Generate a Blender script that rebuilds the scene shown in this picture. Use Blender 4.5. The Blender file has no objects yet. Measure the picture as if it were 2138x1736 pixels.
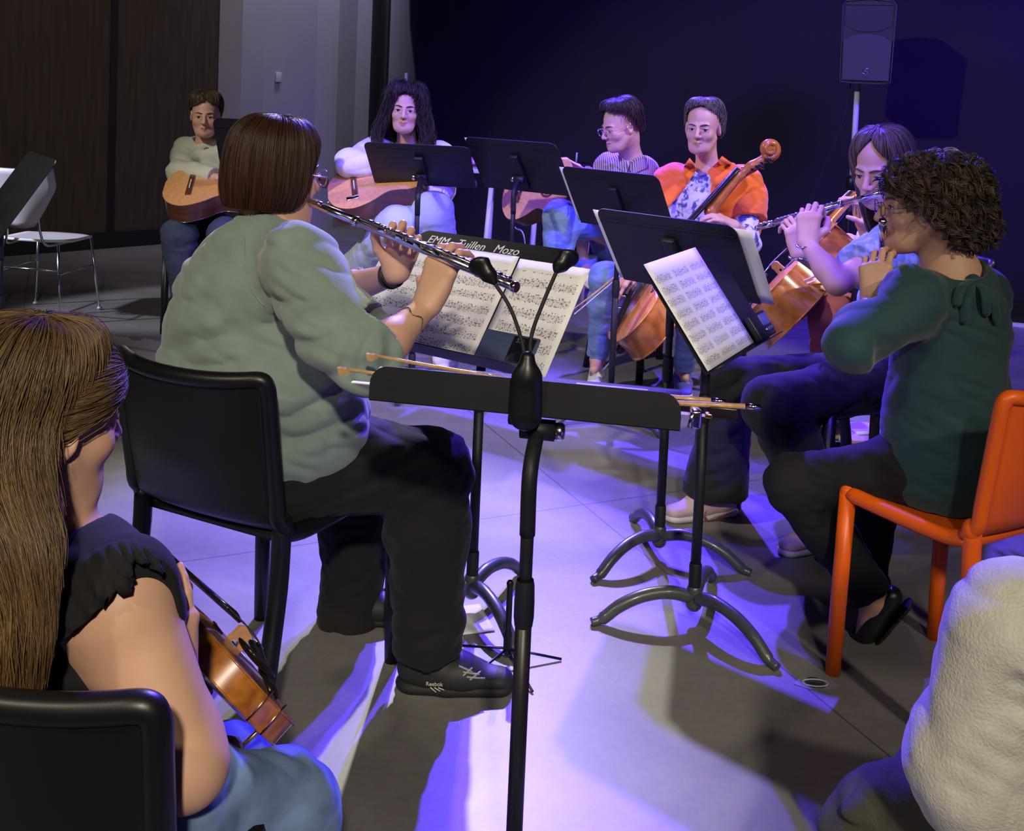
import bpy, math, random
import numpy as np
from mathutils import Vector, Matrix
V = lambda *a: np.array(a, dtype=float)
rng = np.random.default_rng(7)
C = bpy.context.scene.collection
PI = math.pi

# ------------------------------------------------------------------ camera
F_PX, PX0, PY0 = 2141.0, 1069.0, 310.0
CAM_H, ROLL, PITCH = 1.386, 0.042, 0.056
_f = V(0, math.cos(PITCH), -math.sin(PITCH))
_u0 = V(0, math.sin(PITCH), math.cos(PITCH))
_r0 = V(1, 0, 0)
CAM_R = _r0*math.cos(ROLL) + _u0*math.sin(ROLL)
CAM_U = _u0*math.cos(ROLL) - _r0*math.sin(ROLL)
CAM_F = _f

def at(px, py, d):
    """world point on the line of sight of a photo pixel, at distance d (world Y)"""
    v = CAM_F + CAM_R*((px-PX0)/F_PX) - CAM_U*((py-PY0)/F_PX)
    return V(0, 0, CAM_H) + v*(d/v[1])

def floor_at(px, py):
    v = CAM_F + CAM_R*((px-PX0)/F_PX) - CAM_U*((py-PY0)/F_PX)
    return V(0, 0, CAM_H) + v*(CAM_H/-v[2])

def surf(objs, px, py, lift=.0, dflt=None):
    """first point of the given objects on the line of sight of a photo pixel, lifted off along the normal"""
    v = CAM_F + CAM_R*((px-PX0)/F_PX) - CAM_U*((py-PY0)/F_PX); v = v/np.linalg.norm(v)
    best = None
    dg = bpy.context.view_layer; dg.update()
    for o in objs:
        mi = o.matrix_world.inverted()
        a = mi @ Vector((0, 0, CAM_H)); d = (mi.to_3x3() @ Vector(v)).normalized()
        ok, loc, n, _ = o.ray_cast(a, d)
        if ok:
            w = np.array(o.matrix_world @ loc)
            if best is None or w[1] < best[0][1]: best = (w, np.array(n))
    if best is None: return at(px, py, dflt) if dflt else None
    return best[0]+best[1]*lift

def unit(v):
    v = np.asarray(v, float)
    return v/np.linalg.norm(v)

# ------------------------------------------------------------------ tagging
def tag(o, label=None, cat=None, group=None, kind=None):
    if label: o['label'] = label
    if cat: o['category'] = cat
    if group: o['group'] = group
    if kind: o['kind'] = kind
    return o

def empty(name, loc, label=None, cat=None, group=None):
    o = bpy.data.objects.new(name, None)
    o.empty_display_size = 0.1
    C.objects.link(o)
    o.location = loc
    return tag(o, label, cat, group)

def mesh_obj(name, verts, faces, mat, parent=None, smooth=True, cols=None, quads=None):
    """verts in WORLD space; the mesh is stored relative to its parent's location"""
    me = bpy.data.meshes.new(name)
    verts = np.asarray(verts, float).reshape(-1, 3)
    if parent is not None:
        off = V(*parent.location)
        p = parent.parent
        while p is not None:
            off = off + V(*p.location); p = p.parent
        verts = verts - off
    if quads is not None:
        nv, nf = len(verts), len(quads)
        me.vertices.add(nv); me.vertices.foreach_set('co', verts.astype(np.float32).ravel())
        me.loops.add(nf*4); me.loops.foreach_set('vertex_index', quads.astype(np.int32).ravel())
        me.polygons.add(nf)
        me.polygons.foreach_set('loop_start', np.arange(0, nf*4, 4, dtype=np.int32))
        me.polygons.foreach_set('loop_total', np.full(nf, 4, dtype=np.int32))
        me.update(calc_edges=True)
    else:
        me.from_pydata([tuple(v) for v in verts], [], [tuple(int(i) for i in f) for f in faces])
        me.update()
    if smooth:
        me.polygons.foreach_set('use_smooth', np.ones(len(me.polygons), dtype=bool))
    if cols is not None:
        a = me.color_attributes.new('Col', 'FLOAT_COLOR', 'POINT')
        c4 = np.ones((len(verts), 4), np.float32); c4[:, :3] = cols
        a.data.foreach_set('color', c4.ravel())
    o = bpy.data.objects.new(name, me)
    C.objects.link(o)
    if mat is not None:
        for m in (mat if isinstance(mat, (list, tuple)) else [mat]):
            me.materials.append(m)
    if parent is not None: o.parent = parent
    return o

# ------------------------------------------------------------------ mesh builder
def frame_of(d, hint=None):
    d = unit(d)
    h = V(0, 0, 1) if hint is None else np.asarray(hint, float)
    if abs(np.dot(d, unit(h))) > .98: h = V(1, 0, 0) if abs(d[0]) < .9 else V(0, 1, 0)
    a = unit(np.cross(h, d)); b = np.cross(d, a)
    return a, b, d

class MB:
    def __init__(s): s.v, s.f, s.smooth = [], [], []
    def raw(s, verts, faces, smooth=False):
        n = len(s.v); s.v += [np.asarray(p, float) for p in verts]
        s.f += [[i+n for i in f] for f in faces]; s.smooth += [smooth]*len(faces)
        return s
    def tube(s, pts, r, seg=12, cap=True, flat=None, smooth=True):
        """sweep of circles; r scalar or list; flat=(a_scale,b_scale)"""
        pts = [np.asarray(p, float) for p in pts]; n = len(pts)
        rs = [r]*n if np.isscalar(r) else list(r)
        vs, fs = [], []
        a = None
        for i, p in enumerate(pts):
            t = unit(pts[min(i+1, n-1)]-pts[max(i-1, 0)])
            if a is None: a, b, _ = frame_of(t)
            else:
                a = a - t*np.dot(a, t); a = unit(a); b = np.cross(t, a)
            fa, fb = flat if flat else (1, 1)
            for k in range(seg):
                q = 2*PI*k/seg
                vs.append(p + a*(math.cos(q)*rs[i]*fa) + b*(math.sin(q)*rs[i]*fb))
        for i in range(n-1):
            for k in range(seg):
                k2 = (k+1) % seg
                fs.append([i*seg+k, i*seg+k2, (i+1)*seg+k2, (i+1)*seg+k])
        s.raw(vs, fs, smooth)
        if cap:
            m = len(s.v)-len(vs)
            s.f.append([m+k for k in range(seg)][::-1]); s.smooth.append(False)
            s.f.append([m+(n-1)*seg+k for k in range(seg)]); s.smooth.append(False)
        return s
    def box(s, c, size, R=None, bev=0.0):
        """box with chamfered edges"""
        c = np.asarray(c, float); h = np.asarray(size, float)/2
        R = np.eye(3) if R is None else np.asarray(R, float)
        b = min(bev, min(h)*.9)
        if b <= 0:
            vs = [c+R@(h*V(x, y, z)) for x in (-1, 1) for y in (-1, 1) for z in (-1, 1)]
            s.raw(vs, [[0, 1, 3, 2], [4, 6, 7, 5], [0, 4, 5, 1], [2, 3, 7, 6], [0, 2, 6, 4], [1, 5, 7, 3]])
            return s
        import bmesh
        bm = bmesh.new(); bmesh.ops.create_cube(bm, size=1.0)
        for v in bm.verts: v.co = Vector((v.co.x*2*h[0], v.co.y*2*h[1], v.co.z*2*h[2]))
        bmesh.ops.bevel(bm, geom=bm.edges[:], offset=b, segments=2, affect='EDGES', profile=.6)
        bm.verts.index_update()
        vs = [c+R@V(*v.co) for v in bm.verts]; fs = [[v.index for v in f.verts] for f in bm.faces]
        bm.free(); s.raw(vs, fs, True); return s
    def lathe(s, prof, o, axis=(0, 0, 1), seg=24, hint=None):
        """prof: list of (radius, height along axis)"""
        a, b, d = frame_of(axis, hint); o = np.asarray(o, float)
        vs, fs = [], []
        for r, h in prof:
            for k in range(seg):
                q = 2*PI*k/seg
                vs.append(o+d*h+(a*math.cos(q)+b*math.sin(q))*max(r, 1e-5))
        for i in range(len(prof)-1):
            for k in range(seg):
                k2 = (k+1) % seg
                fs.append([i*seg+k, i*seg+k2, (i+1)*seg+k2, (i+1)*seg+k])
        s.raw(vs, fs, True); return s
    def sphere(s, c, r, seg=14, R=None):
        r3 = V(r, r, r) if np.isscalar(r) else np.asarray(r, float)
        R = np.eye(3) if R is None else R
        vs, fs = [], []
        for i in range(seg+1):
            th = PI*i/seg
            for k in range(seg*2):
                ph = PI*k/seg
                vs.append(np.asarray(c)+R@(r3*V(math.sin(th)*math.cos(ph), math.sin(th)*math.sin(ph), math.cos(th))))
        w = seg*2
        for i in range(seg):
            for k in range(w):
                fs.append([i*w+k, (i+1)*w+k, (i+1)*w+(k+1) % w, i*w+(k+1) % w])
        s.raw(vs, fs, True); return s
    def sheet(s, fn, nu, nv, th, smooth=True):
        """closed slab of thickness th around the surface fn(u,v)"""
        P = np.array([[fn(i/nu, j/nv) for j in range(nv+1)] for i in range(nu+1)], float)
        du = np.gradient(P, axis=0); dv = np.gradient(P, axis=1)
        N = np.cross(du, dv); N /= np.maximum(np.linalg.norm(N, axis=2, keepdims=True), 1e-12)
        vs = list((P+N*th/2).reshape(-1, 3))+list((P-N*th/2).reshape(-1, 3))
        w = nv+1; m = (nu+1)*w; fs = []
        for i in range(nu):
            for j in range(nv):
                q = [i*w+j, (i+1)*w+j, (i+1)*w+j+1, i*w+j+1]
                fs.append(q); fs.append([x+m for x in q][::-1])
        for i in range(nu):
            for j in (0, nv):
                q = [i*w+j, (i+1)*w+j, (i+1)*w+j+m, i*w+j+m]; fs.append(q if j else q[::-1])
        for j in range(nv):
            for i in (0, nu):
                q = [i*w+j, i*w+j+1, i*w+j+1+m, i*w+j+m]; fs.append(q if not i else q[::-1])
        s.raw(vs, fs, smooth); return s
    def prism(s, poly, o, ax, ay, h, smooth=False):
        """extrude the 2D polygon (ax, ay plane) by vector h"""
        o, ax, ay, h = [np.asarray(q, float) for q in (o, ax, ay, h)]
        n = len(poly)
        vs = [o+ax*x+ay*y for x, y in poly]+[o+ax*x+ay*y+h for x, y in poly]
        fs = [list(range(n))[::-1], [i+n for i in range(n)]]
        s.raw(vs, fs, False)
        m = len(s.v)-2*n
        for i in range(n):
            j = (i+1) % n
            s.f.append([m+i, m+j, m+j+n, m+i+n]); s.smooth.append(smooth)
        return s
    def xf(s, R, t):
        s.v = [R@p+t for p in s.v]; return s
    def build(s, name, mat, parent=None, cols=None):
        o = mesh_obj(name, s.v, s.f, mat, parent, smooth=False, cols=cols)
        o.data.polygons.foreach_set('use_smooth', np.array(s.smooth, dtype=bool))
        o.data.update()
        return o

def rotz(a): return np.array([[math.cos(a), -math.sin(a), 0], [math.sin(a), math.cos(a), 0], [0, 0, 1.]])
def basis(x, y, z): return np.array([x, y, z], float).T
def spline(pts, n):
    """Catmull-Rom through pts, n samples per span"""
    P = [np.asarray(p, float) for p in pts]; P = [2*P[0]-P[1]]+P+[2*P[-1]-P[-2]]
    out = []
    for i in range(1, len(P)-2):
        for k in range(n):
            t = k/n
            out.append(.5*((2*P[i])+(-P[i-1]+P[i+1])*t+(2*P[i-1]-5*P[i]+4*P[i+1]-P[i+2])*t*t+(-P[i-1]+3*P[i]-3*P[i+1]+P[i+2])*t**3))
    out.append(P[-2]); return out

# ------------------------------------------------------------------ signed distance fields -> one continuous mesh
def _hash(ix, iy, iz, seed):
    h = (ix*374761393+iy*668265263+iz*2147483647+seed*1274126177) & 0xffffffff
    h = ((h ^ (h >> 13))*1274126177) & 0xffffffff
    return ((h ^ (h >> 16)) & 0xffff)/65535.0
def vnoise(P, seed=0):
    I = np.floor(P).astype(np.int64); T = P-I; T = T*T*(3-2*T)
    out = 0
    for a in (0, 1):
        wx = T[:, 0] if a else 1-T[:, 0]
        for b in (0, 1):
            wy = T[:, 1] if b else 1-T[:, 1]
            for c in (0, 1):
                wz = T[:, 2] if c else 1-T[:, 2]
                out = out+wx*wy*wz*_hash(I[:, 0]+a, I[:, 1]+b, I[:, 2]+c, seed)
    return out*2-1

class Field:
    def __init__(s, vox): s.vox, s.ops, s.noises = vox, [], []
    def cone(s, a, b, ra, rb=None, k=.012, flat=None, op='+'):
        rb = ra if rb is None else rb
        s.ops.append(('c', np.asarray(a, float), np.asarray(b, float), ra, rb, k, flat, op)); return s
    def chain(s, pts, rs, k=.012, flat=None):
        for i in range(len(pts)-1): s.cone(pts[i], pts[i+1], rs[i], rs[i+1], k, flat)
        return s
    def ell(s, c, r, R=None, k=.012, op='+'):
        s.ops.append(('e', np.asarray(c, float), np.asarray(r, float)*np.ones(3), np.eye(3) if R is None else np.asarray(R, float), k, op)); return s
    def cut(s, p, n, r=9.):
        """remove what lies beyond the plane (p,n), within radius r of p"""
        s.ops.append(('k', np.asarray(p, float), unit(n), r)); return s
    def noise(s, amp, freq, R=None, seed=0, ridge=False):
        s.noises.append((amp, np.asarray(freq, float)*np.ones(3), np.eye(3) if R is None else R, seed, ridge)); return s
    def grid(s):
        lo, hi = [], []
        for o in s.ops:
            if o[0] == 'c' and o[7] == '+':
                lo += [o[1]-o[3], o[2]-o[4]]; hi += [o[1]+o[3], o[2]+o[4]]
            if o[0] == 'e' and o[5] == '+':
                lo.append(o[1]-max(o[2])); hi.append(o[1]+max(o[2]))
        am = sum(abs(n[0]) for n in s.noises)
        lo = np.min(lo, axis=0)-4*s.vox-am; hi = np.max(hi, axis=0)+4*s.vox+am
        h = s.vox; N = np.ceil((hi-lo)/h).astype(int)+1
        D = np.full(N, .08, np.float32)
        ax = [lo[i]+h*np.arange(N[i]) for i in range(3)]
        def window(a, b):
            i0 = np.clip(np.floor((a-lo)/h).astype(int), 0, N-1); i1 = np.clip(np.ceil((b-lo)/h).astype(int)+1, 1, N)
            X = ax[0][i0[0]:i1[0], None, None]; Y = ax[1][None, i0[1]:i1[1], None]; Z = ax[2][None, None, i0[2]:i1[2]]
            return (slice(i0[0], i1[0]), slice(i0[1], i1[1]), slice(i0[2], i1[2])), X, Y, Z
        for o in s.ops:
            if o[0] == 'k':
                _, p, n, r = o
                if r < 5: sl, X, Y, Z = window(p-r, p+r)
                else: sl, X, Y, Z = window(lo, hi)
                X, Y, Z = X-p[0], Y-p[1], Z-p[2]
                q = X*n[0]+Y*n[1]+Z*n[2]
                if r < 5: q = np.where(X*X+Y*Y+Z*Z < r*r, q, -1.)
                D[sl] = np.maximum(D[sl], q); continue
            if o[0] == 'c':
                _, a, b, ra, rb, k, flat, op = o
                pad = k+3*h+am; R_ = max(ra, rb)
                sl, X, Y, Z = window(np.minimum(a-ra, b-rb)-pad, np.maximum(a+ra, b+rb)+pad)
                ba = b-a; l2 = max(ba@ba, 1e-12)
                X, Y, Z = X-a[0], Y-a[1], Z-a[2]
                t = np.clip((X*ba[0]+Y*ba[1]+Z*ba[2])/l2, 0, 1)
                dx, dy, dz = X-ba[0]*t, Y-ba[1]*t, Z-ba[2]*t
                if flat is None: d = np.sqrt(dx*dx+dy*dy+dz*dz)-(ra+(rb-ra)*t)
                else:
                    n, fac = flat; q = dx*n[0]+dy*n[1]+dz*n[2]; g = (1/fac**2-1)
                    rr = np.sqrt(np.maximum(dx*dx+dy*dy+dz*dz+g*q*q, 1e-12)); r0 = ra+(rb-ra)*t
                    gl = np.sqrt(np.maximum(dx*dx+dy*dy+dz*dz+(1/fac**4-1)*q*q, 1e-12))
                    d = (rr-r0)*rr/gl
            else:
                _, c, r, R, k, op = o
                pad = k+3*h+am; m = max(r)+pad
                sl, X, Y, Z = window(c-m, c+m)
                X, Y, Z = X-c[0], Y-c[1], Z-c[2]
                u = [(X*R[0, i]+Y*R[1, i]+Z*R[2, i]) for i in range(3)]
                k0 = np.sqrt(sum((u[i]/r[i])**2 for i in range(3))); k1 = np.sqrt(sum((u[i]/r[i]**2)**2 for i in range(3)))
                d = k0*(k0-1)/np.maximum(k1, 1e-9)
            d = d.astype(np.float32)
            cur = D[sl]
            if op == '+':
                hh = np.maximum(k-np.abs(cur-d), 0)/max(k, 1e-9)
                D[sl] = np.minimum(cur, d)-hh*hh*k*.25
            else:
                hh = np.maximum(k-np.abs(cur+d), 0)/max(k, 1e-9)
                D[sl] = np.maximum(cur, -d)+hh*hh*k*.25
        if s.noises:
            m = np.abs(D) < am+3*h
            ii = np.nonzero(m)
            P = np.stack([ax[i][ii[i]] for i in range(3)], 1)
            add = 0
            for amp, fr, R, seed, ridge in s.noises:
                n = vnoise((P@R)*fr+seed*17.3, seed)
                if ridge: n = 1-2*np.abs(n)
                add = add+amp*n
            D[ii] += add.astype(np.float32)
        for i in range(3):
            sl = [slice(None)]*3
            for e in (0, -1):
                sl[i] = e; D[tuple(sl)] = np.maximum(D[tuple(sl)], h)
        return D, lo
    def mesh(s):
        D, lo = s.grid(); h = s.vox
        S = D < 0; N = np.array(D.shape)
        ids, pts, quads_raw = [], [], []
        st = np.array([N[1]*N[2], N[2], 1])
        for axi in range(3):
            a = [slice(None)]*3; b = [slice(None)]*3
            a[axi] = slice(0, -1); b[axi] = slice(1, None)
            cr = S[tuple(a)] != S[tuple(b)]
            I = np.stack(np.nonzero(cr), 1)
            if not len(I): continue
            J = I.copy(); J[:, axi] += 1
            d0 = D[tuple(I.T)]; d1 = D[tuple(J.T)]
            t = d0/(d0-d1)
            p = I.astype(float); p[:, axi] += t
            e1, e2 = np.zeros(3, int), np.zeros(3, int); e1[(axi+1) % 3] = 1; e2[(axi+2) % 3] = 1
            cells = [I, I-e1, I-e1-e2, I-e2]
            lin = [c@st for c in cells]
            q = np.stack(lin, 1)
            fl = d0 > 0
            q[fl] = q[fl][:, ::-1]
            quads_raw.append(q)
            for l in lin: ids.append(l); pts.append(p)
        ids = np.concatenate(ids); pts = np.concatenate(pts); Q = np.concatenate(quads_raw)
        uq, inv = np.unique(ids, return_inverse=True)
        cnt = np.bincount(inv).astype(float)
        Pv = np.stack([np.bincount(inv, pts[:, i])/cnt for i in range(3)], 1)*h+lo
        qi = np.searchsorted(uq, Q)
        return Pv, qi
    def build(s, name, mat, parent=None, colfn=None):
        P, Q = s.mesh()
        return mesh_obj(name, P, None, mat, parent, True, None if colfn is None else colfn(P), Q)

# ------------------------------------------------------------------ materials
def nodes(m): return m.node_tree.nodes, m.node_tree.links
def mat(name, col, rough=.6, metal=0., spec=.5, bump=0., bscale=200., var=0., vscale=6., sheen=0., attr=False, coat=0., sss=0., stretch=None, trans=0.):
    m = bpy.data.materials.new(name); m.use_nodes = True
    N, L = nodes(m); b = N['Principled BSDF']
    b.inputs['Roughness'].default_value = rough; b.inputs['Metallic'].default_value = metal
    b.inputs['Specular IOR Level'].default_value = spec
    b.inputs['Coat Weight'].default_value = coat
    b.inputs['Coat Roughness'].default_value = .12
    if trans: b.inputs['Transmission Weight'].default_value = trans
    if sheen:
        b.inputs['Sheen Weight'].default_value = sheen; b.inputs['Sheen Roughness'].default_value = .5
    if sss:
        b.inputs['Subsurface Weight'].default_value = sss; b.inputs['Subsurface Radius'].default_value = (.012, .005, .003); b.inputs['Subsurface Scale'].default_value = 1.
    out = None
    if attr:
        a = N.new('ShaderNodeAttribute'); a.attribute_name = 'Col'; out = a.outputs['Color']
    else:
        c = N.new('ShaderNodeRGB'); c.outputs[0].default_value = (*col, 1); out = c.outputs[0]
    tc = N.new('ShaderNodeTexCoord'); vec = tc.outputs['Object']
    if stretch:
        mp = N.new('ShaderNodeMapping'); mp.inputs['Scale'].default_value = stretch; L.new(vec, mp.inputs['Vector']); vec = mp.outputs[0]
    if var:
        n = N.new('ShaderNodeTexNoise'); n.inputs['Scale'].default_value = vscale; n.inputs['Detail'].default_value = 5; L.new(vec, n.inputs['Vector'])
        r = N.new('ShaderNodeMapRange'); r.inputs['From Min'].default_value = .25; r.inputs['From Max'].default_value = .75
        r.inputs['To Min'].default_value = 1-var; r.inputs['To Max'].default_value = 1+var; L.new(n.outputs['Fac'], r.inputs['Value'])
        x = N.new('ShaderNodeVectorMath'); x.operation = 'SCALE'; L.new(out, x.inputs[0]); L.new(r.outputs[0], x.inputs['Scale']); out = x.outputs[0]
    L.new(out, b.inputs['Base Color'])
    if bump:
        n = N.new('ShaderNodeTexNoise'); n.inputs['Scale'].default_value = bscale; n.inputs['Detail'].default_value = 3; L.new(vec, n.inputs['Vector'])
        bp = N.new('ShaderNodeBump'); bp.inputs['Strength'].default_value = bump; bp.inputs['Distance'].default_value = .004
        L.new(n.outputs['Fac'], bp.inputs['Height']); L.new(bp.outputs[0], b.inputs['Normal'])
    return m

M = {}
def setup_mats():
    M['black_plastic'] = mat('black plastic', (.007, .007, .008), .38, spec=.45, bump=.02, bscale=900)
    M['stand_black'] = mat('black painted steel', (.011, .011, .015), .52, spec=.35, var=.25, vscale=14)
    M['stand_worn'] = mat('worn black tube', (.012, .011, .010), .4, var=.6, vscale=25, stretch=(1, 1, .2))
    M['base_grey'] = mat('dark grey cast base', (.055, .06, .062), .38, spec=.5, var=.2, vscale=20, coat=.2)
    M['orange_plastic'] = mat('orange plastic', (.95, .145, .004), .38, bump=.02, bscale=700)
    M['white_plastic'] = mat('white plastic', (.72, .72, .75), .45)
    M['chrome'] = mat('chrome', (.8, .8, .82), .18, metal=1)
    M['silver'] = mat('silver plate', (.86, .84, .82), .16, metal=1)
    M['gold_metal'] = mat('gold plated metal', (.9, .62, .18), .25, metal=1)
    M['white_metal'] = mat('white painted tube', (.62, .62, .66), .4)
    M['paper'] = mat('paper', (.78, .78, .76), .85, var=.03, vscale=10)
    M['black_rubber'] = mat('black rubber', (.012, .012, .012), .7)
    M['skin'] = mat('skin', (.6, .36, .25), .5, attr=True, spec=.4, bump=.06, bscale=260, sss=.12)
    M['hair'] = mat('hair', (.05, .03, .02), .46, attr=True, spec=.4)
    M['glass_dark'] = mat('phone glass', (.01, .01, .015), .08, spec=.6)
setup_mats()
# ------------------------------------------------------------------ the setting
def build_set():
    # concrete floor: noise mottling, fine joints sawn in a grid
    m = bpy.data.materials.new('polished concrete'); m.use_nodes = True
    N, L = nodes(m); b = N['Principled BSDF']
    tc = N.new('ShaderNodeTexCoord')
    n1 = N.new('ShaderNodeTexNoise'); n1.inputs['Scale'].default_value = 1.3; n1.inputs['Detail'].default_value = 8; n1.inputs['Roughness'].default_value = .62
    n2 = N.new('ShaderNodeTexNoise'); n2.inputs['Scale'].default_value = 60; n2.inputs['Detail'].default_value = 4
    mp = N.new('ShaderNodeMapping'); mp.inputs['Scale'].default_value = (1, 2.2, 1); mp.inputs['Rotation'].default_value = (0, 0, .3)
    L.new(tc.outputs['Object'], mp.inputs['Vector']); L.new(mp.outputs[0], n1.inputs['Vector']); L.new(tc.outputs['Object'], n2.inputs['Vector'])
    cr = N.new('ShaderNodeValToRGB'); cr.color_ramp.elements[0].position = .3; cr.color_ramp.elements[0].color = (.15, .142, .135, 1)
    cr.color_ramp.elements[1].position = .72; cr.color_ramp.elements[1].color = (.235, .225, .215, 1)
    L.new(n1.outputs['Fac'], cr.inputs['Fac'])
    mx = N.new('ShaderNodeMix'); mx.data_type = 'RGBA'; mx.blend_type = 'OVERLAY'; mx.inputs['Factor'].default_value = .25
    L.new(cr.outputs[0], mx.inputs[6]); L.new(n2.outputs['Color'], mx.inputs[7])
    # saw-cut joints every 1.5 m
    mj = N.new('ShaderNodeMapping'); mj.inputs['Rotation'].default_value = (0, 0, -.42); mj.inputs['Location'].default_value = (.15, .62, 0)
    L.new(tc.outputs['Object'], mj.inputs['Vector'])
    sp = N.new('ShaderNodeSeparateXYZ'); L.new(mj.outputs[0], sp.inputs[0])
    ds = []
    for ax in ('X', 'Y'):
        mo = N.new('ShaderNodeMath'); mo.operation = 'PINGPONG'; mo.inputs[1].default_value = .9; L.new(sp.outputs[ax], mo.inputs[0])
        lt = N.new('ShaderNodeMath'); lt.operation = 'LESS_THAN'; lt.inputs[1].default_value = .0028; L.new(mo.outputs[0], lt.inputs[0]); ds.append(lt)
    mxj = N.new('ShaderNodeMath'); mxj.operation = 'MAXIMUM'; L.new(ds[0].outputs[0], mxj.inputs[0]); L.new(ds[1].outputs[0], mxj.inputs[1])
    sc = N.new('ShaderNodeMath'); sc.operation = 'MULTIPLY'; sc.inputs[1].default_value = .75; L.new(mxj.outputs[0], sc.inputs[0])
    m2 = N.new('ShaderNodeMix'); m2.data_type = 'RGBA'; m2.inputs[7].default_value = (.05, .05, .05, 1)
    L.new(sc.outputs[0], m2.inputs['Factor']); L.new(mx.outputs[2], m2.inputs[6])
    L.new(m2.outputs[2], b.inputs['Base Color'])
    rr = N.new('ShaderNodeMapRange'); rr.inputs['To Min'].default_value = .34; rr.inputs['To Max'].default_value = .5; L.new(n1.outputs['Fac'], rr.inputs['Value']); L.new(rr.outputs[0], b.inputs['Roughness'])
    b.inputs['Specular IOR Level'].default_value = .45
    bp = N.new('ShaderNodeBump'); bp.inputs['Strength'].default_value = .05; L.new(n2.outputs['Fac'], bp.inputs['Height']); L.new(bp.outputs[0], b.inputs['Normal'])
    fl = MB().box((0, 4.5, -.05), (14, 16, .1)).build('floor', m); tag(fl, kind='structure')

    brown = mat('dark brown wall board', (.060, .043, .028), .6, var=.35, vscale=5, stretch=(6, 6, .6), bump=.1, bscale=30)
    blk = mat('black skirting', (.006, .006, .007), .6)
    grey = mat('grey plaster', (.36, .36, .40), .8, var=.05, vscale=2)
    dark = mat('black stage cloth', (.0075, .0065, .010), .95, var=.2, vscale=3, sheen=.15)
    def wall(name, p, q, z0, z1, th, m, side=1):
        p, q = V(*p, 0), V(*q, 0); d = unit(q-p); n = V(-d[1], d[0], 0)*side
        c = (p+q)/2+n*th/2; c[2] = (z0+z1)/2
        o = MB().box(c, (np.linalg.norm(q-p), th, z1-z0), basis(d, V(-d[1], d[0], 0), V(0, 0, 1))).build(name, m)
        return tag(o, kind='structure')
    # left wall of tall brown panels, with seams and a black skirting
    a0 = floor_at(-500, 575)[:2]; a1 = floor_at(445, 501)[:2]
    dd = unit(V(*(a1-a0), 0))[:2]
    nn = V(-dd[1], dd[0])
    wall('wall_left', a0, a1, 0, 4.5, .12, brown)
    for i, px in enumerate((-200, 236)):
        # seam between panels: a dark recessed strip standing a hair proud
        t = None
        for k in np.linspace(0, 1, 400):
            q = a0+(a1-a0)*k
            v = V(q[0], q[1], 1.3)-V(0, 0, CAM_H)
            sx = PX0+F_PX*(v@CAM_R)/(v@CAM_F)
            if sx >= px: t = q; break
        wall('trim_%d' % (i+1), t-dd*.03-nn*.006, t+dd*.03-nn*.006, 0, 4.5, .012, blk)
    wall('baseboard_left', a0-nn*.02, a1-nn*.02, 0, .13, .03, blk)
    # grey wall behind, its bands of shade put into the shape as angled facets
    g0 = a1+nn*.12
    gx = lambda px, d: V(at(px, 300, d)[0], d)
    p1 = gx(452, 9.0); p2 = gx(500, 9.05); p3 = gx(546, 9.3); p4 = gx(655, 9.75); p5 = gx(700, 9.8); p6 = gx(738, 10.0); p7 = gx(790, 10.1); p8 = gx(960, 10.3)
    wall('wall_back', p1, p2, 0, 4.5, .1, grey)
    wall('wall_back_2', p2, p3, 0, 4.5, .1, grey)
    wall('wall_back_3', p3, p4, 0, 4.5, .1, grey)
    wall('wall_back_4', p4, p5, 0, 4.5, .1, grey)
    wall('wall_back_5', p5, p6, 0, 4.5, .1, grey)
    wall('wall_back_6', p6, p7, 0, 4.5, .1, grey)
    wall('wall_back_7', p7, p8, 0, 4.5, .1, grey)
    nb = unit(V(*(p4-p3), 0)); MB().box(V(*((p3*.72+p4*.28)), 1.47)+V(-nb[1], nb[0], 0)*-.012, (.05, .025, .08), basis(nb, V(-nb[1], nb[0], 0), V(0, 0, 1)), .004)
    sw = MB().box(V(*((p3*.74+p4*.26)), 1.42)+V(nb[1], -nb[0], 0)*.012, (.06, .024, .09), basis(nb, V(-nb[1], nb[0], 0), V(0, 0, 1)), .005).build('light_switch', M['white_metal'])
    tag(sw, 'small pale wall switch on the grey back wall', 'switch')
    # narrow black cloth leg hanging in front of the grey wall, then the wide black backdrop
    def cloth(name, p, q, z0, z1, amp, wl, edge=None):
        p, q = V(*p, 0), V(*q, 0); Ln = np.linalg.norm(q-p); d = (q-p)/Ln; n = V(-d[1], d[0], 0)
        nu = int(Ln/.03)
        ph = rng.random(8)*6
        def f(u, v):
            x = u*Ln; w = amp*(math.sin(x*2*PI/wl+ph[0])+.5*math.sin(x*2*PI/(wl*.43)+ph[1])+.3*math.sin(x*2*PI/(wl*1.9)+ph[2]))
            e = edge(v)*(1-u) if edge else 0
            return p+d*(x+e)+n*w*(1-.35*v)+V(0, 0, z0+(z1-z0)*v)
        return MB().sheet(f, nu, 12, .006)
    o = cloth('c', gx(771, 9.6), gx(806, 9.55), .02, 4.5, .03, .16).build('stage_curtain', dark)
    tag(o, 'narrow black curtain leg hanging before the grey wall', 'curtain')
    q0 = gx(862, 8.6); q1 = V(3.2, 6.62); q2 = q1+(q1-q0)*.6
    def edge(v):
        z = .02+4.48*v
        return -.10*max(0, min(1, (z-1.45)/.6))+(.0 if z > 1.45 else .03)
    o = cloth('c', q0, q2, .03, 4.5, .012, .9, edge).build('backdrop_curtain', dark)
    tag(o, 'wide black stage backdrop curtain glowing deep blue behind the players', 'curtain')
    bw = unit(V(*(q2-q0), 0)); bn = V(-bw[1], bw[0], 0)
    wall('wall_right', q0+V(.05, .25), q2+V(0, .25), 0, 4.5, .1, blk)
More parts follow.
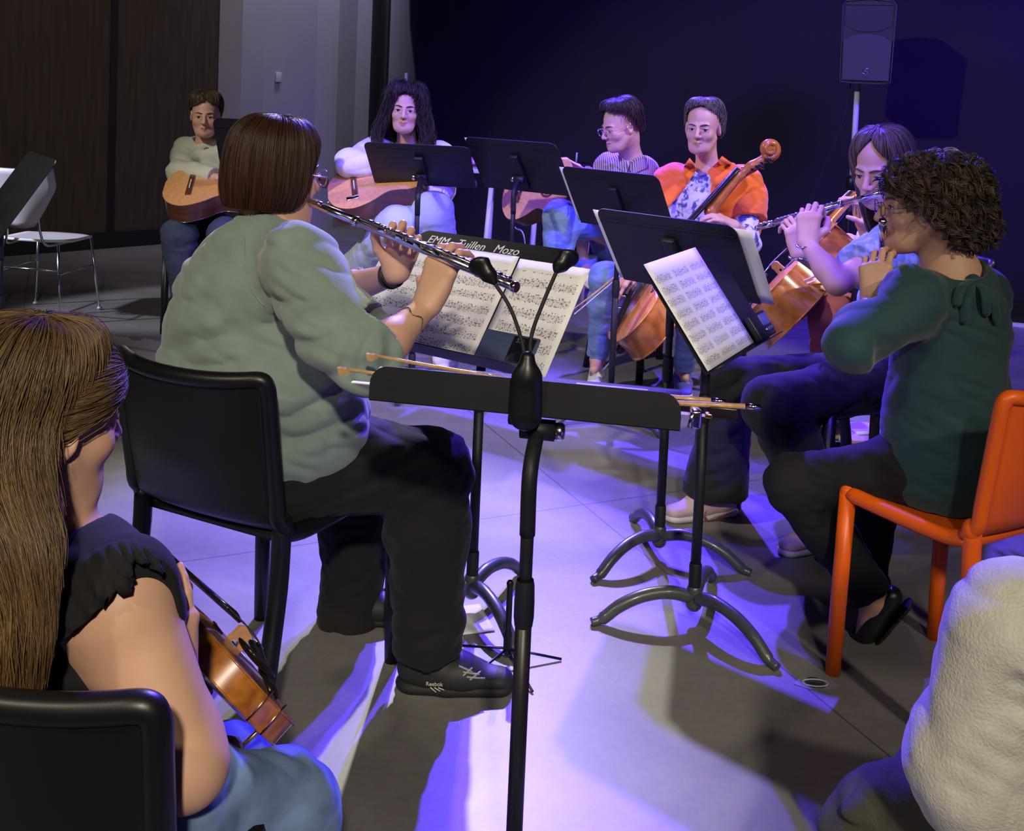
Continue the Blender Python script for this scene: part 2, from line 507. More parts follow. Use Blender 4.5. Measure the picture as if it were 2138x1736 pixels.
    o = wall('baseboard_right', q0+V(.4, .2)-(q1-q0)*0-bn[:2]*.26, q2-bn[:2]*.06, 0, .055, .03, M['white_metal'])
    # ceiling out of frame and side walls close the room
    o = MB().box((0, 4.5, 4.6), (14, 16, .1)).build('ceiling', blk); tag(o, kind='structure')
    # pale pole in front of the curtain edge
    b_ = at(843, 300, 8.3)
    MBp = MB().tube([V(b_[0], 8.3, 0), V(b_[0], 8.3, at(846, 152, 8.3)[2])], .012)
    tag(MBp.build('pole', M['white_metal']), 'thin pale pole rising behind the long haired guitarist', 'pole')
    return dict(q0=q0, q1=q1)
build_set()
# ------------------------------------------------------------------ chairs
def T_(loc, fwd):
    """local x right, y forward, z up -> world"""
    f = unit(V(fwd[0], fwd[1], 0)); r = V(f[1], -f[0], 0)
    R = basis(r, f, V(0, 0, 1)); loc = V(*loc)
    return (lambda x, y, z: R@V(x, y, z)+loc), R

def shell_chair(loc, fwd, m, label, group=None, w=.40, splay=.05, back_h=.80, back_lean=.06, category='chair', dep=1.0):
    """one-piece moulded chair: dished seat, curved wrap back, tube legs"""
    e = empty('moulded_chair', (loc[0], loc[1], 0), label, category, group or 'moulded plastic chairs')
    T0, R = T_((loc[0], loc[1], 0), fwd); h = w/2
    T = lambda x, y, z: T0(x, y*dep, z)
    MB().sheet(lambda u, v: T((2*u-1)*h, -.20+.41*v, .452-.014*(1-(2*u-1)**2)*(1-(2*v-1)**4)+.01*max(0, .15-v)/.15), 14, 14, .022).build('seat', m, e)
    fr = MB()
    for sx in (-1, 1):
        fr.tube(spline([T(sx*h, .21, .452), T(sx*h, .05, .452), T(sx*h*.98, -.12, .455), T(sx*h*.97, -.20, .47)], 5), .0185, 12)
    fr.tube([T(-h, .21, .452), T(h, .21, .452)], .0185, 12)
    fr.build('seat_frame', m, e)
    for sx in (-1, 1):
        MB().tube([T(sx*h, .21, .455), T(sx*(h+.004), .216, .2), T(sx*(h+.006), .22, 0.0)], [.0200, .0195, .0180], 14).sphere(T(sx*h, .21, .455), .0202, 8).build('leg', m, e)
        MB().tube(spline([T(sx*h*.97, -.205, .50), T(sx*(h*.98), -.215, .36), T(sx*(h+.012), -.20-splay*.9-.02, .18), T(sx*(h+.02), -.22-splay*1.4, 0)], 5), [.020]*6+[.0195]*5+[.018]*5, 14).sphere(T(sx*h*.985, -.206, .492), (.0205, .0205, .026), 8).build('leg', m, e)
    def back(u, v):
        q = 2*u-1
        y = -.205-back_lean*v-.012-.052*(1-q*q)*(.35+.65*min(1, v*2.2))
        if v < .16: y += .07*((.16-v)/.16)**2*(1-.3*q*q)
        return T(q*h*(.99+.03*v), y, .462+(back_h-.462)*v-.010*(1-abs(q)**3)*v)
    b = MB().sheet(back, 18, 16, .014)
    rim = [back(0, v) for v in np.linspace(0.03, .90, 9)]+[back(.003, .94), back(.012, .975), back(.03, .993), back(.06, 1)]+[back(u, 1) for u in np.linspace(.1, .9, 10)]+[back(.94, 1), back(.97, .993), back(.988, .975), back(.997, .94)]+[back(1, v) for v in np.linspace(.90, .03, 9)]
    bk = b.build('backrest', m, e)
    MB().tube(spline(rim, 3), .0165, 12).build('back_frame', m, bk)
    return e

def wire_chair(loc, fwd, label, back=None):
    e = empty('wire_leg_chair', (loc[0], loc[1], 0), label, 'chair')
    T, R = T_((loc[0], loc[1], 0), fwd)
    def seat(u, v):
        a = 2*u-1; b = 2*v-1
        q = (1-.32*abs(a)**3*abs(b)**2)
        return T(.205*a*(1-.12*max(b, 0)**4), .20*b*q, .445+.02*max(0, -b-.5)-.012*(1-a*a)*(1-b*b)-.02*max(0, b-.6))
    MB().sheet(seat, 12, 12, .014).build('seat', M['white_plastic'], e)
    def bk(u, v):
        a = 2*u-1; wd = .07+.165*min(1, v*1.5)**.9
        return T(a*wd, -.235-.09*v-.03*(1-a*a), .53+.33*v+.01*a*a)
    MB().sheet(bk, 12, 10, .012).build('backrest', M['white_plastic'], e)
    for sx in (-1, 1):
        MB().tube(spline([T(sx*.10, -.25, .62), T(sx*.10, -.225, .5), T(sx*.12, -.19, .43), T(sx*.14, 0, .43)], 5), .007, 8).build('back_post', M['chrome'], e)
        for sy in (-1, 1):
            l = MB().tube([T(sx*.165, sy*.16, .44), T(sx*.205, sy*.20, .012)], .0072, 10).build('leg', M['chrome'], e)
            MB().sphere(T(sx*.206, sy*.202, .010), (.014, .014, .0095), 6).build('foot_cap', M['white_plastic'], l)
        MB().tube([T(sx*.180, -.178, .27), T(sx*.180, .178, .27)], .006, 8).build('crossbar', M['chrome'], e)
    MB().tube([T(-.178, -.176, .29), T(.178, -.176, .29)], .006, 8).build('crossbar', M['chrome'], e)
    return e

# ------------------------------------------------------------------ music stands
def stand_desk_frame(c, n_h, tilt):
    """c: middle of the desk's bottom edge; n_h: horizontal direction the face looks at; tilt from vertical"""
    n = unit(V(n_h[0], n_h[1], 0)); r = V(-n[1], n[0], 0)     # r: to the reader's right is -r ... along the width
    up = V(0, 0, 1)*math.cos(tilt)-n*math.sin(tilt)
    face = n*math.cos(tilt)+V(0, 0, 1)*math.sin(tilt)
    return r, up, face, V(*c)

def music_stand(c, n_h, tilt, label, foot=None, W=.505, Hd=.315, shelf=.055, leg_rot=0.0, knob='silver', pole_off=.085, group=None, base=True, base_h=.088, worn=False, head_up=.10, slide=False):
    r, up, face, c = stand_desk_frame(c, n_h, tilt)
    n = unit(V(n_h[0], n_h[1], 0))
    foot = V(*(c-n*pole_off)[:2], 0) if foot is None else V(foot[0], foot[1], 0)
    e = empty('music_stand', foot, label, 'music stand', group or 'music stands of the ensemble')
    ms = M['stand_black']
    # desk plate with rounded upper corners
    poly = [(-W/2, 0), (W/2, 0)]
    rc = .035
    for k in range(7): q = k/6*PI/2; poly.append((W/2-rc+rc*math.cos(q), Hd-rc+rc*math.sin(q)))
    for k in range(7): q = PI/2+k/6*PI/2; poly.append((-W/2+rc+rc*math.cos(q), Hd-rc+rc*math.sin(q)))
    d = MB().prism(poly, c-face*.002, r, up, face*.003).build('desk', ms, e)
    # pressed fold near the top, on the back
    MB().box(c+up*(Hd-.045)-face*.003, (W*.96, .004, .003), basis(r, up, face)).build('desk_rib', ms, d)
    # shelf with rounded front corners
    poly = [(-W/2, 0), (W/2, 0)]
    rc = .03
    for k in range(7): q = k/6*PI/2; poly.append((W/2-rc+rc*math.cos(q), shelf-rc+rc*math.sin(q)))
    for k in range(7): q = PI/2+k/6*PI/2; poly.append((-W/2+rc+rc*math.cos(q), shelf-rc+rc*math.sin(q)))
    MB().prism(poly, c-up*.003, r, face, up*.003).build('shelf', ms, e)
    # channel on the back + tilt head
    MB().box(c+up*(head_up+.03)-face*.012, (.045, min(.20, 2*head_up+.04), .02), basis(r, up, face), .006).build('back_channel', ms, e)
    hd = c+up*head_up-face*.03
    if slide: hd = hd+r*np.dot(foot-hd, r)
    cl = MB().tube([hd-r*.028, hd+r*.028], .017, 14).build('clamp', ms, e)
    MB().lathe([(0, 0), (.012, 0), (.0145, .004), (.0145, .012), (.011, .016), (0, .017)], hd+r*.028, r, 16).build('knob', M['chrome'] if knob == 'silver' else ms, cl)
    top = V(foot[0], foot[1], 0); 
    neck = V(foot[0], foot[1], hd[2]-.05)
    MB().tube(spline([neck+V(0, 0, -.10), neck, hd], 6), .0125, 12).build('neck', ms, e)
    MB().tube([V(foot[0], foot[1], .55), V(foot[0], foot[1], hd[2]-.06)], .0105, 12).build('upper_tube', M['stand_worn'] if worn else ms, e)
    MB().tube([V(foot[0], foot[1], base_h), V(foot[0], foot[1], min(.60, hd[2]-.1))], .0135, 14).build('lower_tube', M['stand_worn'] if worn else ms, e)
    MB().lathe([(.0135, .615), (.0155, .605), (.0165, .58), (.0165, .555), (.0145, .54)], foot, (0, 0, 1), 14).build('height_collar', ms, e) if hd[2] > .75 else None
    if base:
        MB().lathe([(.016, base_h-.01), (.0165, base_h+.07), (.0145, base_h+.075)], foot, (0, 0, 1), 14).build('sleeve', ms, e)
        F = Field(.004)
        for k in range(3):
            a = leg_rot+k*2*PI/3; q = V(math.cos(a), math.sin(a), 0)
        F.cone(foot+V(0, 0, base_h-.035), foot+V(0, 0, base_h), .022, .02, .01)
        F.build('hub', M['base_grey'], e)
        for k in range(3):
            a = leg_rot+k*2*PI/3; q = V(math.cos(a), math.sin(a), 0); s_ = V(-q[1], q[0], 0)
            pts = [foot+q*x+V(0, 0, z) for x, z in ((.008, base_h-.018), (.07, base_h-.004), (.14, base_h-.012), (.20, base_h-.037), (.245, base_h-.07), (.275, .008))]
            MB().tube(spline(pts, 5), [.0175]*6+[.0165]*5+[.0165]*5+[.016]*5+[.012]*5, 12, flat=None).build('leg', M['base_grey'], e)
    return e, (r, up, face, c)

def sheet_music_mat(rows, cols, seed):
    m = bpy.data.materials.new('printed music'); m.use_nodes = True
    N, L = nodes(m); b = N['Principled BSDF']; b.inputs['Roughness'].default_value = .85; b.inputs['Specular IOR Level'].default_value = .25
    uv = N.new('ShaderNodeUVMap'); s = N.new('ShaderNodeSeparateXYZ'); L.new(uv.outputs[0], s.inputs[0])
    def math_(op, a, bb=None, c=None):
        n = N.new('ShaderNodeMath'); n.operation = op
        for i, x in enumerate((a, bb, c)):
            if x is None: continue
            if isinstance(x, (int, float)): n.inputs[i].default_value = x
            else: L.new(x, n.inputs[i])
        return n.outputs[0]
    vr = math_('MULTIPLY', s.outputs['Y'], rows); fr = math_('FRACT', vr)
    band = math_('MULTIPLY', math_('GREATER_THAN', fr, .3), math_('LESS_THAN', fr, .74))
    ln = math_('LESS_THAN', math_('FRACT', math_('MULTIPLY', math_('SUBTRACT', fr, .3), 11.3)), .22)
    uc = math_('MULTIPLY', s.outputs['X'], cols); fu = math_('FRACT', uc)
    inu = math_('MULTIPLY', math_('GREATER_THAN', fu, .09), math_('LESS_THAN', fu, .93))
    inv = math_('MULTIPLY', math_('GREATER_THAN', s.outputs['Y'], .04), math_('LESS_THAN', s.outputs['Y'], .90))
    wav = N.new('ShaderNodeTexNoise'); wav.inputs['Scale'].default_value = 1
    mp = N.new('ShaderNodeMapping'); mp.inputs['Scale'].default_value = (cols*42, rows*7, 1); mp.inputs['Location'].default_value = (seed*3.1, seed, 0)
    L.new(uv.outputs[0], mp.inputs['Vector']); L.new(mp.outputs[0], wav.inputs['Vector'])
    nt = math_('MULTIPLY', math_('GREATER_THAN', wav.outputs['Fac'], .57), math_('MULTIPLY', math_('GREATER_THAN', fr, .2), math_('LESS_THAN', fr, .86)))
    bar = math_('MULTIPLY', math_('LESS_THAN', math_('FRACT', math_('MULTIPLY', fu, 4.8)), .02), band)
    ink = math_('MAXIMUM', math_('MAXIMUM', math_('MULTIPLY', ln, math_('MULTIPLY', band, .75)), math_('MULTIPLY', nt, .85)), bar)
    ink = math_('MULTIPLY', math_('MULTIPLY', ink, inu), inv)
    mx = N.new('ShaderNodeMix'); mx.data_type = 'RGBA'; mx.inputs[6].default_value = (.8, .8, .78, 1); mx.inputs[7].default_value = (.10, .10, .11, 1)
    L.new(ink, mx.inputs['Factor']); L.new(mx.outputs[2], b.inputs['Base Color'])
    return m

def paper_sheet(name, o, ax, ay, n, w, h, m, label, cat='sheet music', group='pages of sheet music', bend=.0, off=.003, curl=0., nu=10, nv=8):
    """o lower left corner; ax, ay unit axes; n face normal"""
    def f(u, v):
        return o+ax*(u*w)+ay*(v*h)+n*(off+bend*math.sin(PI*u)**2+curl*v**3)
    b = MB().sheet(f, nu, nv, .0008)
    ob = b.build(name, m)
    uvl = ob.data.uv_layers.new(name='UVMap')
    vs = np.array(b.v)-o
    uu = vs@ax/w; vv = vs@ay/h
    li = np.zeros(len(ob.data.loops), dtype=np.int32); ob.data.loops.foreach_get('vertex_index', li)
    uvl.data.foreach_set('uv', np.stack([uu[li], vv[li]], 1).astype(np.float32).ravel())
    ob.data.update()
    return tag(ob, label, cat, group)

def lettering(name, txt, o, ax, ay, size, m, parent, depth=.0006, shear=0.):
    cu = bpy.data.curves.new('t', 'FONT'); cu.body = txt; cu.size = size; cu.extrude = depth; cu.shear = shear
    t = bpy.data.objects.new('t', cu); C.objects.link(t)
    dg = bpy.context.evaluated_depsgraph_get(); me = bpy.data.meshes.new_from_object(t.evaluated_get(dg))
    vs = np.array([v.co[:] for v in me.vertices]); fs = [list(p.vertices) for p in me.polygons]
    bpy.data.objects.remove(t); bpy.data.meshes.remove(me)
    n = np.cross(ax, ay)
    W = o+np.outer(vs[:, 0], ax)+np.outer(vs[:, 1], ay)+np.outer(vs[:, 2], n)
    return mesh_obj(name, W, fs, m, parent, smooth=False)

# ------------------------------------------------------------------ flutes
def flute(mouth, end, keyup, label, tail=.075):
    """mouth: embouchure point; end: open end"""
    mouth, end = V(*mouth), V(*end); d = unit(end-mouth); L = np.linalg.norm(end-mouth)
    a = mouth-d*tail
    k = unit(V(*keyup)-d*np.dot(keyup, d)); s = np.cross(d, k)
    e = empty('flute', mouth, label, 'flute', 'flutes being played')
    m = M['silver']; R = .0095
    hj = MB().tube([a, a+d*(tail+.14)], [.0088, R], 16).build('head_joint', m, e)
    MB().lathe([(0, -.012), (.009, -.011), (.0102, -.004), (.0102, .002), (.009, .003)], a, d, 16).build('crown', m, hj)
    MB().sheet(lambda u, v: mouth+k*(.0098+.001*math.cos((u-.5)*4)-.004*(2*v-1)**2)+d*((u-.5)*.036)+s*((v-.5)*.022), 8, 6, .0022).build('lip_plate', m, hj)
    MB().lathe([(.0098, 0), (.0112, .001), (.0112, .014), (.0098, .015)], mouth+d*.13, d, 18).build('barrel_ring', m, e)
    b0, b1 = mouth+d*.14, mouth+d*(L-.10)
    MB().tube([b0, b1], R, 16).build('body_tube', m, e)
    fj = MB().tube([b1, end], R, 16).build('foot_joint', m, e)
    MB().lathe([(.0095, -.012), (.0112, -.011), (.0112, -.003), (.0105, 0), (.0078, 0), (.0078, -.02)], end, d, 16).build('foot_ring', m, fj)
    MB().lathe([(.0098, 0), (.0112, .001), (.0112, .008), (.0098, .009)], b1-d*.004, d, 18).build('foot_socket', m, fj)
    MB().tube([b0+d*.02+k*.012+s*.009, b1+k*.012+s*.009], .0021, 8).build('key_rod', m, e)
    MB().tube([b1+d*.012+k*.012+s*.009, end-d*.022+k*.012+s*.009], .0021, 8).build('key_rod', m, fj)
    n = 15; t0, t1 = .18, L-.13
    for i in range(n):
        c = mouth+d*(t0+(t1-t0)*i/(n-1))
        r = .0062 if i in (2, 3, 7) else .0085
        kk = MB().lathe([(0, .0155), (r*.5, .0155), (r*.92, .0145), (r, .0125), (r, .0105), (0, .0105)], c, k, 14)
        kk.tube([c+k*.013, c+k*.012+s*.009], .0022, 6); kk.tube([c+k*.008+s*.006+d*.006, c+k*.0135+s*.0095+d*.006], .0016, 6)
        kk.build('key', m, e)
    for i in range(3):
        c = b1+d*(.026+.024*i)
        kk = MB().lathe([(0, .0155), (.0045, .0155), (.0078, .0145), (.0085, .0125), (.0085, .0105), (0, .0105)], c, k, 14)
        kk.tube([c+k*.013, c+k*.012+s*.009], .0022, 6)
        kk.build('key', m, fj)
    for i in range(4):
        c = b0+d*(.09+.055*i)
        MB().box(c+s*.0125+k*.005, (.022, .004, .010), basis(d, s, k), .0015).build('lever', m, e)
    return e

# ------------------------------------------------------------------ string instruments
def outline(kind):
    if kind == 'guitar':
        L = 1.0
        h = spline([V(0, 0), V(.13, .004), V(.27, .06), V(.365, .17), V(.382, .29), V(.33, .44), V(.255, .56), V(.235, .635), V(.26, .73), V(.287, .81), V(.275, .90), V(.20, .97), V(.10, .995), V(0.0, 1.0)], 4)
        h[0] = V(0, 0); h[-1] = V(0, 1)
    else:
        lo = spline([V(0, 0), V(.08, .004), V(.18, .035), V(.26, .11), V(.293, .20), V(.282, .29), V(.25, .345), V(.243, .362)], 3)
        mid = spline([V(.243, .362), V(.205, .395), V(.172, .45), V(.158, .525), V(.165, .59), V(.19, .635), V(.215, .655)], 3)
        hi = spline([V(.215, .655), V(.222, .68), V(.238, .76), V(.235, .83), V(.205, .905), V(.14, .965), V(.06, .992), V(0, 1.0)], 3)
        h = lo[:-1]+mid[:-1]+hi
    left = [V(-p[0], p[1]) for p in h[1:-1]][::-1]
    return [V(p[0], p[1]) for p in h]+left

def body_plate(poly, L, z, arch, sgn, grow, th=.004, yc=.5, hole=None):
    """arched plate filling the outline"""
    P = np.array(poly)*L; c = V(0, yc*L)
    rings = [1+grow, 1.0, .9, .75, .55, .35, .15]
    vs, fs = [], []; n = len(P)
    for s in rings:
        hgt = arch*(1-min(1, s)**2.2)
        for p in P:
            q = c+(p-c)*s
            vs.append(V(q[0], q[1], z+sgn*(hgt+th)))
    for i in range(len(rings)-1):
        for k in range(n):
            k2 = (k+1) % n
            q = [i*n+k, i*n+k2, (i+1)*n+k2, (i+1)*n+k]
            fs.append(q if sgn > 0 else q[::-1])
    m = (len(rings)-1)*n
    fs.append([m+k for k in range(n)] if sgn > 0 else [m+k for k in range(n)][::-1])
    for p in P:
        q = c+(p-c)*(1+grow); vs.append(V(q[0], q[1], z))
    b = len(rings)*n
    for k in range(n):
        k2 = (k+1) % n; q = [b+k, b+k2, k2, k]; fs.append(q if sgn > 0 else q[::-1])
    fs.append([b+k for k in range(n)][::-1] if sgn > 0 else [b+k for k in range(n)])
    return vs, fs

def wood(name, c1, c2, scale=(14, 1.2, 14), rough=.28, coat=.5):
    m = bpy.data.materials.new(name); m.use_nodes = True
    N, L = nodes(m); b = N['Principled BSDF']; b.inputs['Roughness'].default_value = rough; b.inputs['Coat Weight'].default_value = coat; b.inputs['Coat Roughness'].default_value = .1
    tc = N.new('ShaderNodeTexCoord'); mp = N.new('ShaderNodeMapping'); mp.inputs['Scale'].default_value = scale
    n = N.new('ShaderNodeTexNoise'); n.inputs['Scale'].default_value = 2.2; n.inputs['Detail'].default_value = 6; n.inputs['Distortion'].default_value = .6
    cr = N.new('ShaderNodeValToRGB'); cr.color_ramp.elements[0].position = .32; cr.color_ramp.elements[1].position = .7
    cr.color_ramp.elements[0].color = (*c1, 1); cr.color_ramp.elements[1].color = (*c2, 1)
    L.new(tc.outputs['Object'], mp.inputs[0]); L.new(mp.outputs[0], n.inputs['Vector']); L.new(n.outputs['Fac'], cr.inputs[0]); L.new(cr.outputs[0], b.inputs['Base Color'])
    return m
M['cello_top'] = wood('varnished spruce', (.66, .24, .03), (.82, .36, .06))
M['cello_rib'] = wood('varnished maple', (.32, .095, .012), (.56, .21, .03), (9, 9, 9))
M['violin_wood'] = wood('violin varnish', (.30, .085, .010), (.58, .23, .035), (16, 16, 16))
M['guitar_top'] = wood('guitar cedar top', (.62, .30, .12), (.74, .40, .18), (40, 1, 40), .35, .3)
M['guitar_side'] = wood('guitar mahogany', (.075, .026, .014), (.14, .05, .024), (3, 20, 20))
M['ebony'] = mat('ebony', (.012, .010, .010), .3)
M['string'] = mat('string', (.6, .6, .6), .3, metal=1)
M['bow_wood'] = wood('pernambuco', (.40, .22, .08), (.58, .37, .16), (30, 30, 2))
M['bow_hair'] = mat('bow hair', (.74, .70, .58), .6)

def bowed_instrument(o, yax, zax, L, rib, label, cat, mtop, mrib, name, chin=False, pegs=True, endpin=0., strings=True, bridge_m=None):
    """violin family. o: bottom of body on its back plane; yax towards the scroll; zax out of the front"""
    y = unit(V(*yax)); z = unit(V(*zax)-y*np.dot(zax, y)); x = np.cross(y, z); R = basis(x, y, z); o = V(*o)
    W = lambda p: R@V(*p)+o
    e = empty(name, o, label, cat, 'cellos' if cat == 'cello' else None)
    poly = outline('violin')
    hz = rib
    st = MB()
    vs, fs = body_plate(poly, L, hz, .035*L, 1, .028, .008*L)
    top = MB().raw([W(v) for v in vs], fs, True).build('front_plate', mtop, e)
    vs, fs = body_plate(poly, L, 0, .028*L, -1, .028, .008*L)
    MB().raw([W(v) for v in vs], fs, True).build('back_plate', mrib, e)
    vs, fs = [], []; n = len(poly)
    for p in poly: vs += [W((p[0]*L, p[1]*L, 0)), W((p[0]*L, p[1]*L, hz))]
    for k in range(n):
        k2 = (k+1) % n; fs.append([2*k, 2*k2, 2*k2+1, 2*k+1])
    MB().raw(vs, fs, True).build('ribs', mrib, e)
    zt = hz+.043*L
    eb = M['ebony']
    # f holes
    for sx in (-1, 1):
        pts = [W((sx*(.105+dx)*L, yy*L, hz+(.043-.10*abs(.105+dx)+.004)*L)) for dx, yy in ((-.025, .57), (-.035, .55), (-.015, .535), (.0, .47), (.02, .41), (.045, .40), (.035, .38))]
        MB().tube(spline(pts, 4), .008*L, 6).build('sound_hole', eb, top)
    # bridge, tailpiece, fingerboard, neck, scroll
    bz = zt+.085*L
    prof = [(-.06, 0), (-.03, 0), (-.02, .03), (.02, .03), (.03, 0), (.06, 0), (.052, .05), (.055, .075), (.03, .092), (0, .096), (-.03, .092), (-.055, .075), (-.052, .05)]
    MB().prism([(px*L, pz*L) for px, pz in prof], W((0, .445*L, zt-.012*L)), x, z, y*.010*L).build('bridge', bridge_m or M['guitar_top'], e)
    tp = MB().sheet(lambda u, v: W(((2*u-1)*L*(.028+.03*v), L*(.03+.29*v), hz+L*(.02+.075*v+.018*(1-(2*u-1)**2)))), 6, 6, .012*L).build('tailpiece', eb, e)
    f0, f1 = V(0, .60*L, zt+.078*L), V(0, 1.36*L, zt+.040*L)
    MB().sheet(lambda u, v: W((f0*(1-v)+f1*v)+V((2*u-1)*L*(.058-.024*v), 0, .014*L*(1-(2*u-1)**2))), 6, 8, .014*L).build('fingerboard', eb, e)
    F = Field(.012*L)
    F.cone(W((0, .97*L, hz*.55)), W((0, 1.03*L, zt-.0*L)), .045*L, .036*L, .03*L)
    F.cone(W((0, 1.03*L, zt+.005*L)), W((0, 1.33*L, zt+.012*L)), .036*L, .030*L, .02*L)
    F.cone(W((0, 1.33*L, zt+.01*L)), W((0, 1.43*L, zt-.015*L)), .032*L, .036*L, .02*L, flat=(x, .8))
    F.cone(W((0, 1.43*L, zt-.015*L)), W((0, 1.56*L, zt-.055*L)), .036*L, .028*L, .02*L, flat=(x, .8))
    F.build('neck', mrib if name == 'cello' else mtop, e)
    # scroll: a rolled spiral
    pts, rs = [], []
    for k in range(34):
        a = k/33*3.4*PI; rr = (.062-.049*k/33)*L
        pts.append(W((0, 1.60*L-.010*L+rr*math.sin(a-PI*.55), zt-.028*L-rr*math.cos(a-PI*.55)-.0*L))); rs.append((.030-.010*k/33)*L)
    sc = MB().tube(pts, rs, 10, flat=(1, 1)); sc.tube([W((-.045*L, 1.59*L, zt-.028*L)), W((.045*L, 1.59*L, zt-.028*L))], .022*L, 12)
    for sx in (-1, 1):
        q2, r2 = [], []
        for k in range(30):
            a = k/29*3.0*PI; rr = (.058-.044*k/29)*L
            q2.append(W((sx*(.014+.026*k/29)*L, 1.59*L+rr*math.sin(a-PI*.55), zt-.028*L-rr*math.cos(a-PI*.55)))); r2.append((.020-.006*k/29)*L)
        sc.tube(q2, r2, 8)
    sc.build('scroll', mrib if name == 'cello' else mtop, e)
    if pegs:
        for i in range(4):
            sx = 1 if i % 2 else -1; yy = (1.41+.035*i)*L; zz = zt-.02*L-.010*i*L
            pg = MB().tube([W((-sx*.045*L, yy, zz)), W((sx*.10*L, yy, zz))], [.009*L, .014*L], 8)
            pg.sphere(W((sx*.125*L, yy, zz)), V(.035, .012, .026)*L, 6, R); pg.build('peg', eb, e)
    if strings:
        for i in range(4):
            q = (i-1.5)
            MB().tube([W((q*.018*L, .31*L, hz+.115*L)), W((q*.026*L, .45*L, zt+.088*L)), W((q*.011*L, 1.36*L, zt+.062*L)), W((q*.008*L, 1.42*L, zt+.0*L))], .0022*L, 5).build('string', M['string'], e)
    if endpin:
        MB().tube([W((0, .01*L, hz*.5)), W((0, -endpin, hz*.5))], .005, 8).build('endpin', M['chrome'], e)
        MB().lathe([(.022, 0), (.022, -.012), (.012, -.03)], W((0, 0, hz*.5)), y, 12).build('endpin_collar', eb, e)
    if chin:
        F = Field(.003); F.ell(W((-.15*L, .09*L, zt+.03*L)), V(.12, .10, .022)*L, R, .01); F.ell(W((-.15*L, .09*L, zt+.055*L)), V(.10, .08, .020)*L, R, .01, '-'); F.build('chin_rest', eb, e)
        cr = MB()
        for s_ in (-1, 1): cr.tube([W((s_*.018, -.004, -.004)), W((s_*.018, -.004, hz+.012))], .0018, 8)
        cr.build('chin_rest_clamp', M['gold_metal'], e)
    return e, W, R

def bow(tip, frog, hairdir, label, L=None, group='bows'):
    """tip and frog ends of the stick; hairdir: side on which the hair hangs"""
    tip, frog = V(*tip), V(*frog); d = unit(frog-tip); L = np.linalg.norm(frog-tip)
    h = unit(V(*hairdir)-d*np.dot(hairdir, d))
    e = empty('violin_bow', (tip+frog)/2, label, 'bow', group)
    pts = [tip+d*(L*t)+h*(.010*math.sin(PI*t)) for t in np.linspace(0, 1, 12)]
    MB().tube(pts, list(np.linspace(.0030, .0046, 12)), 8).build('stick', M['bow_wood'], e)
    MB().prism([(-.002, -.002), (.012, -.002), (.021, .003), (.013, .009), (.004, .011), (.0, .005)], tip-np.cross(d, h)*.0045-d*.004, d, h, np.cross(d, h)*.009).build('bow_head', M['bow_wood'], e)
    s_ = np.cross(d, h)
    MB().box(tip+d*(L*.5-.02)+h*.021, (L-.08, .0015, .010), basis(d, h, s_)).build('hair', M['bow_hair'], e)
    MB().box(frog-d*.045+h*.014, (.045, .020, .011), basis(d, h, s_), .003).build('frog', M['ebony'], e)
    MB().box(frog-d*.068+h*.020, (.012, .008, .013), basis(d, h, s_), .002).build('ferrule', M['gold_metal'], e)
    MB().tube([frog-d*.012, frog+d*.012], .0048, 8).build('screw', M['silver'], e)
    return e

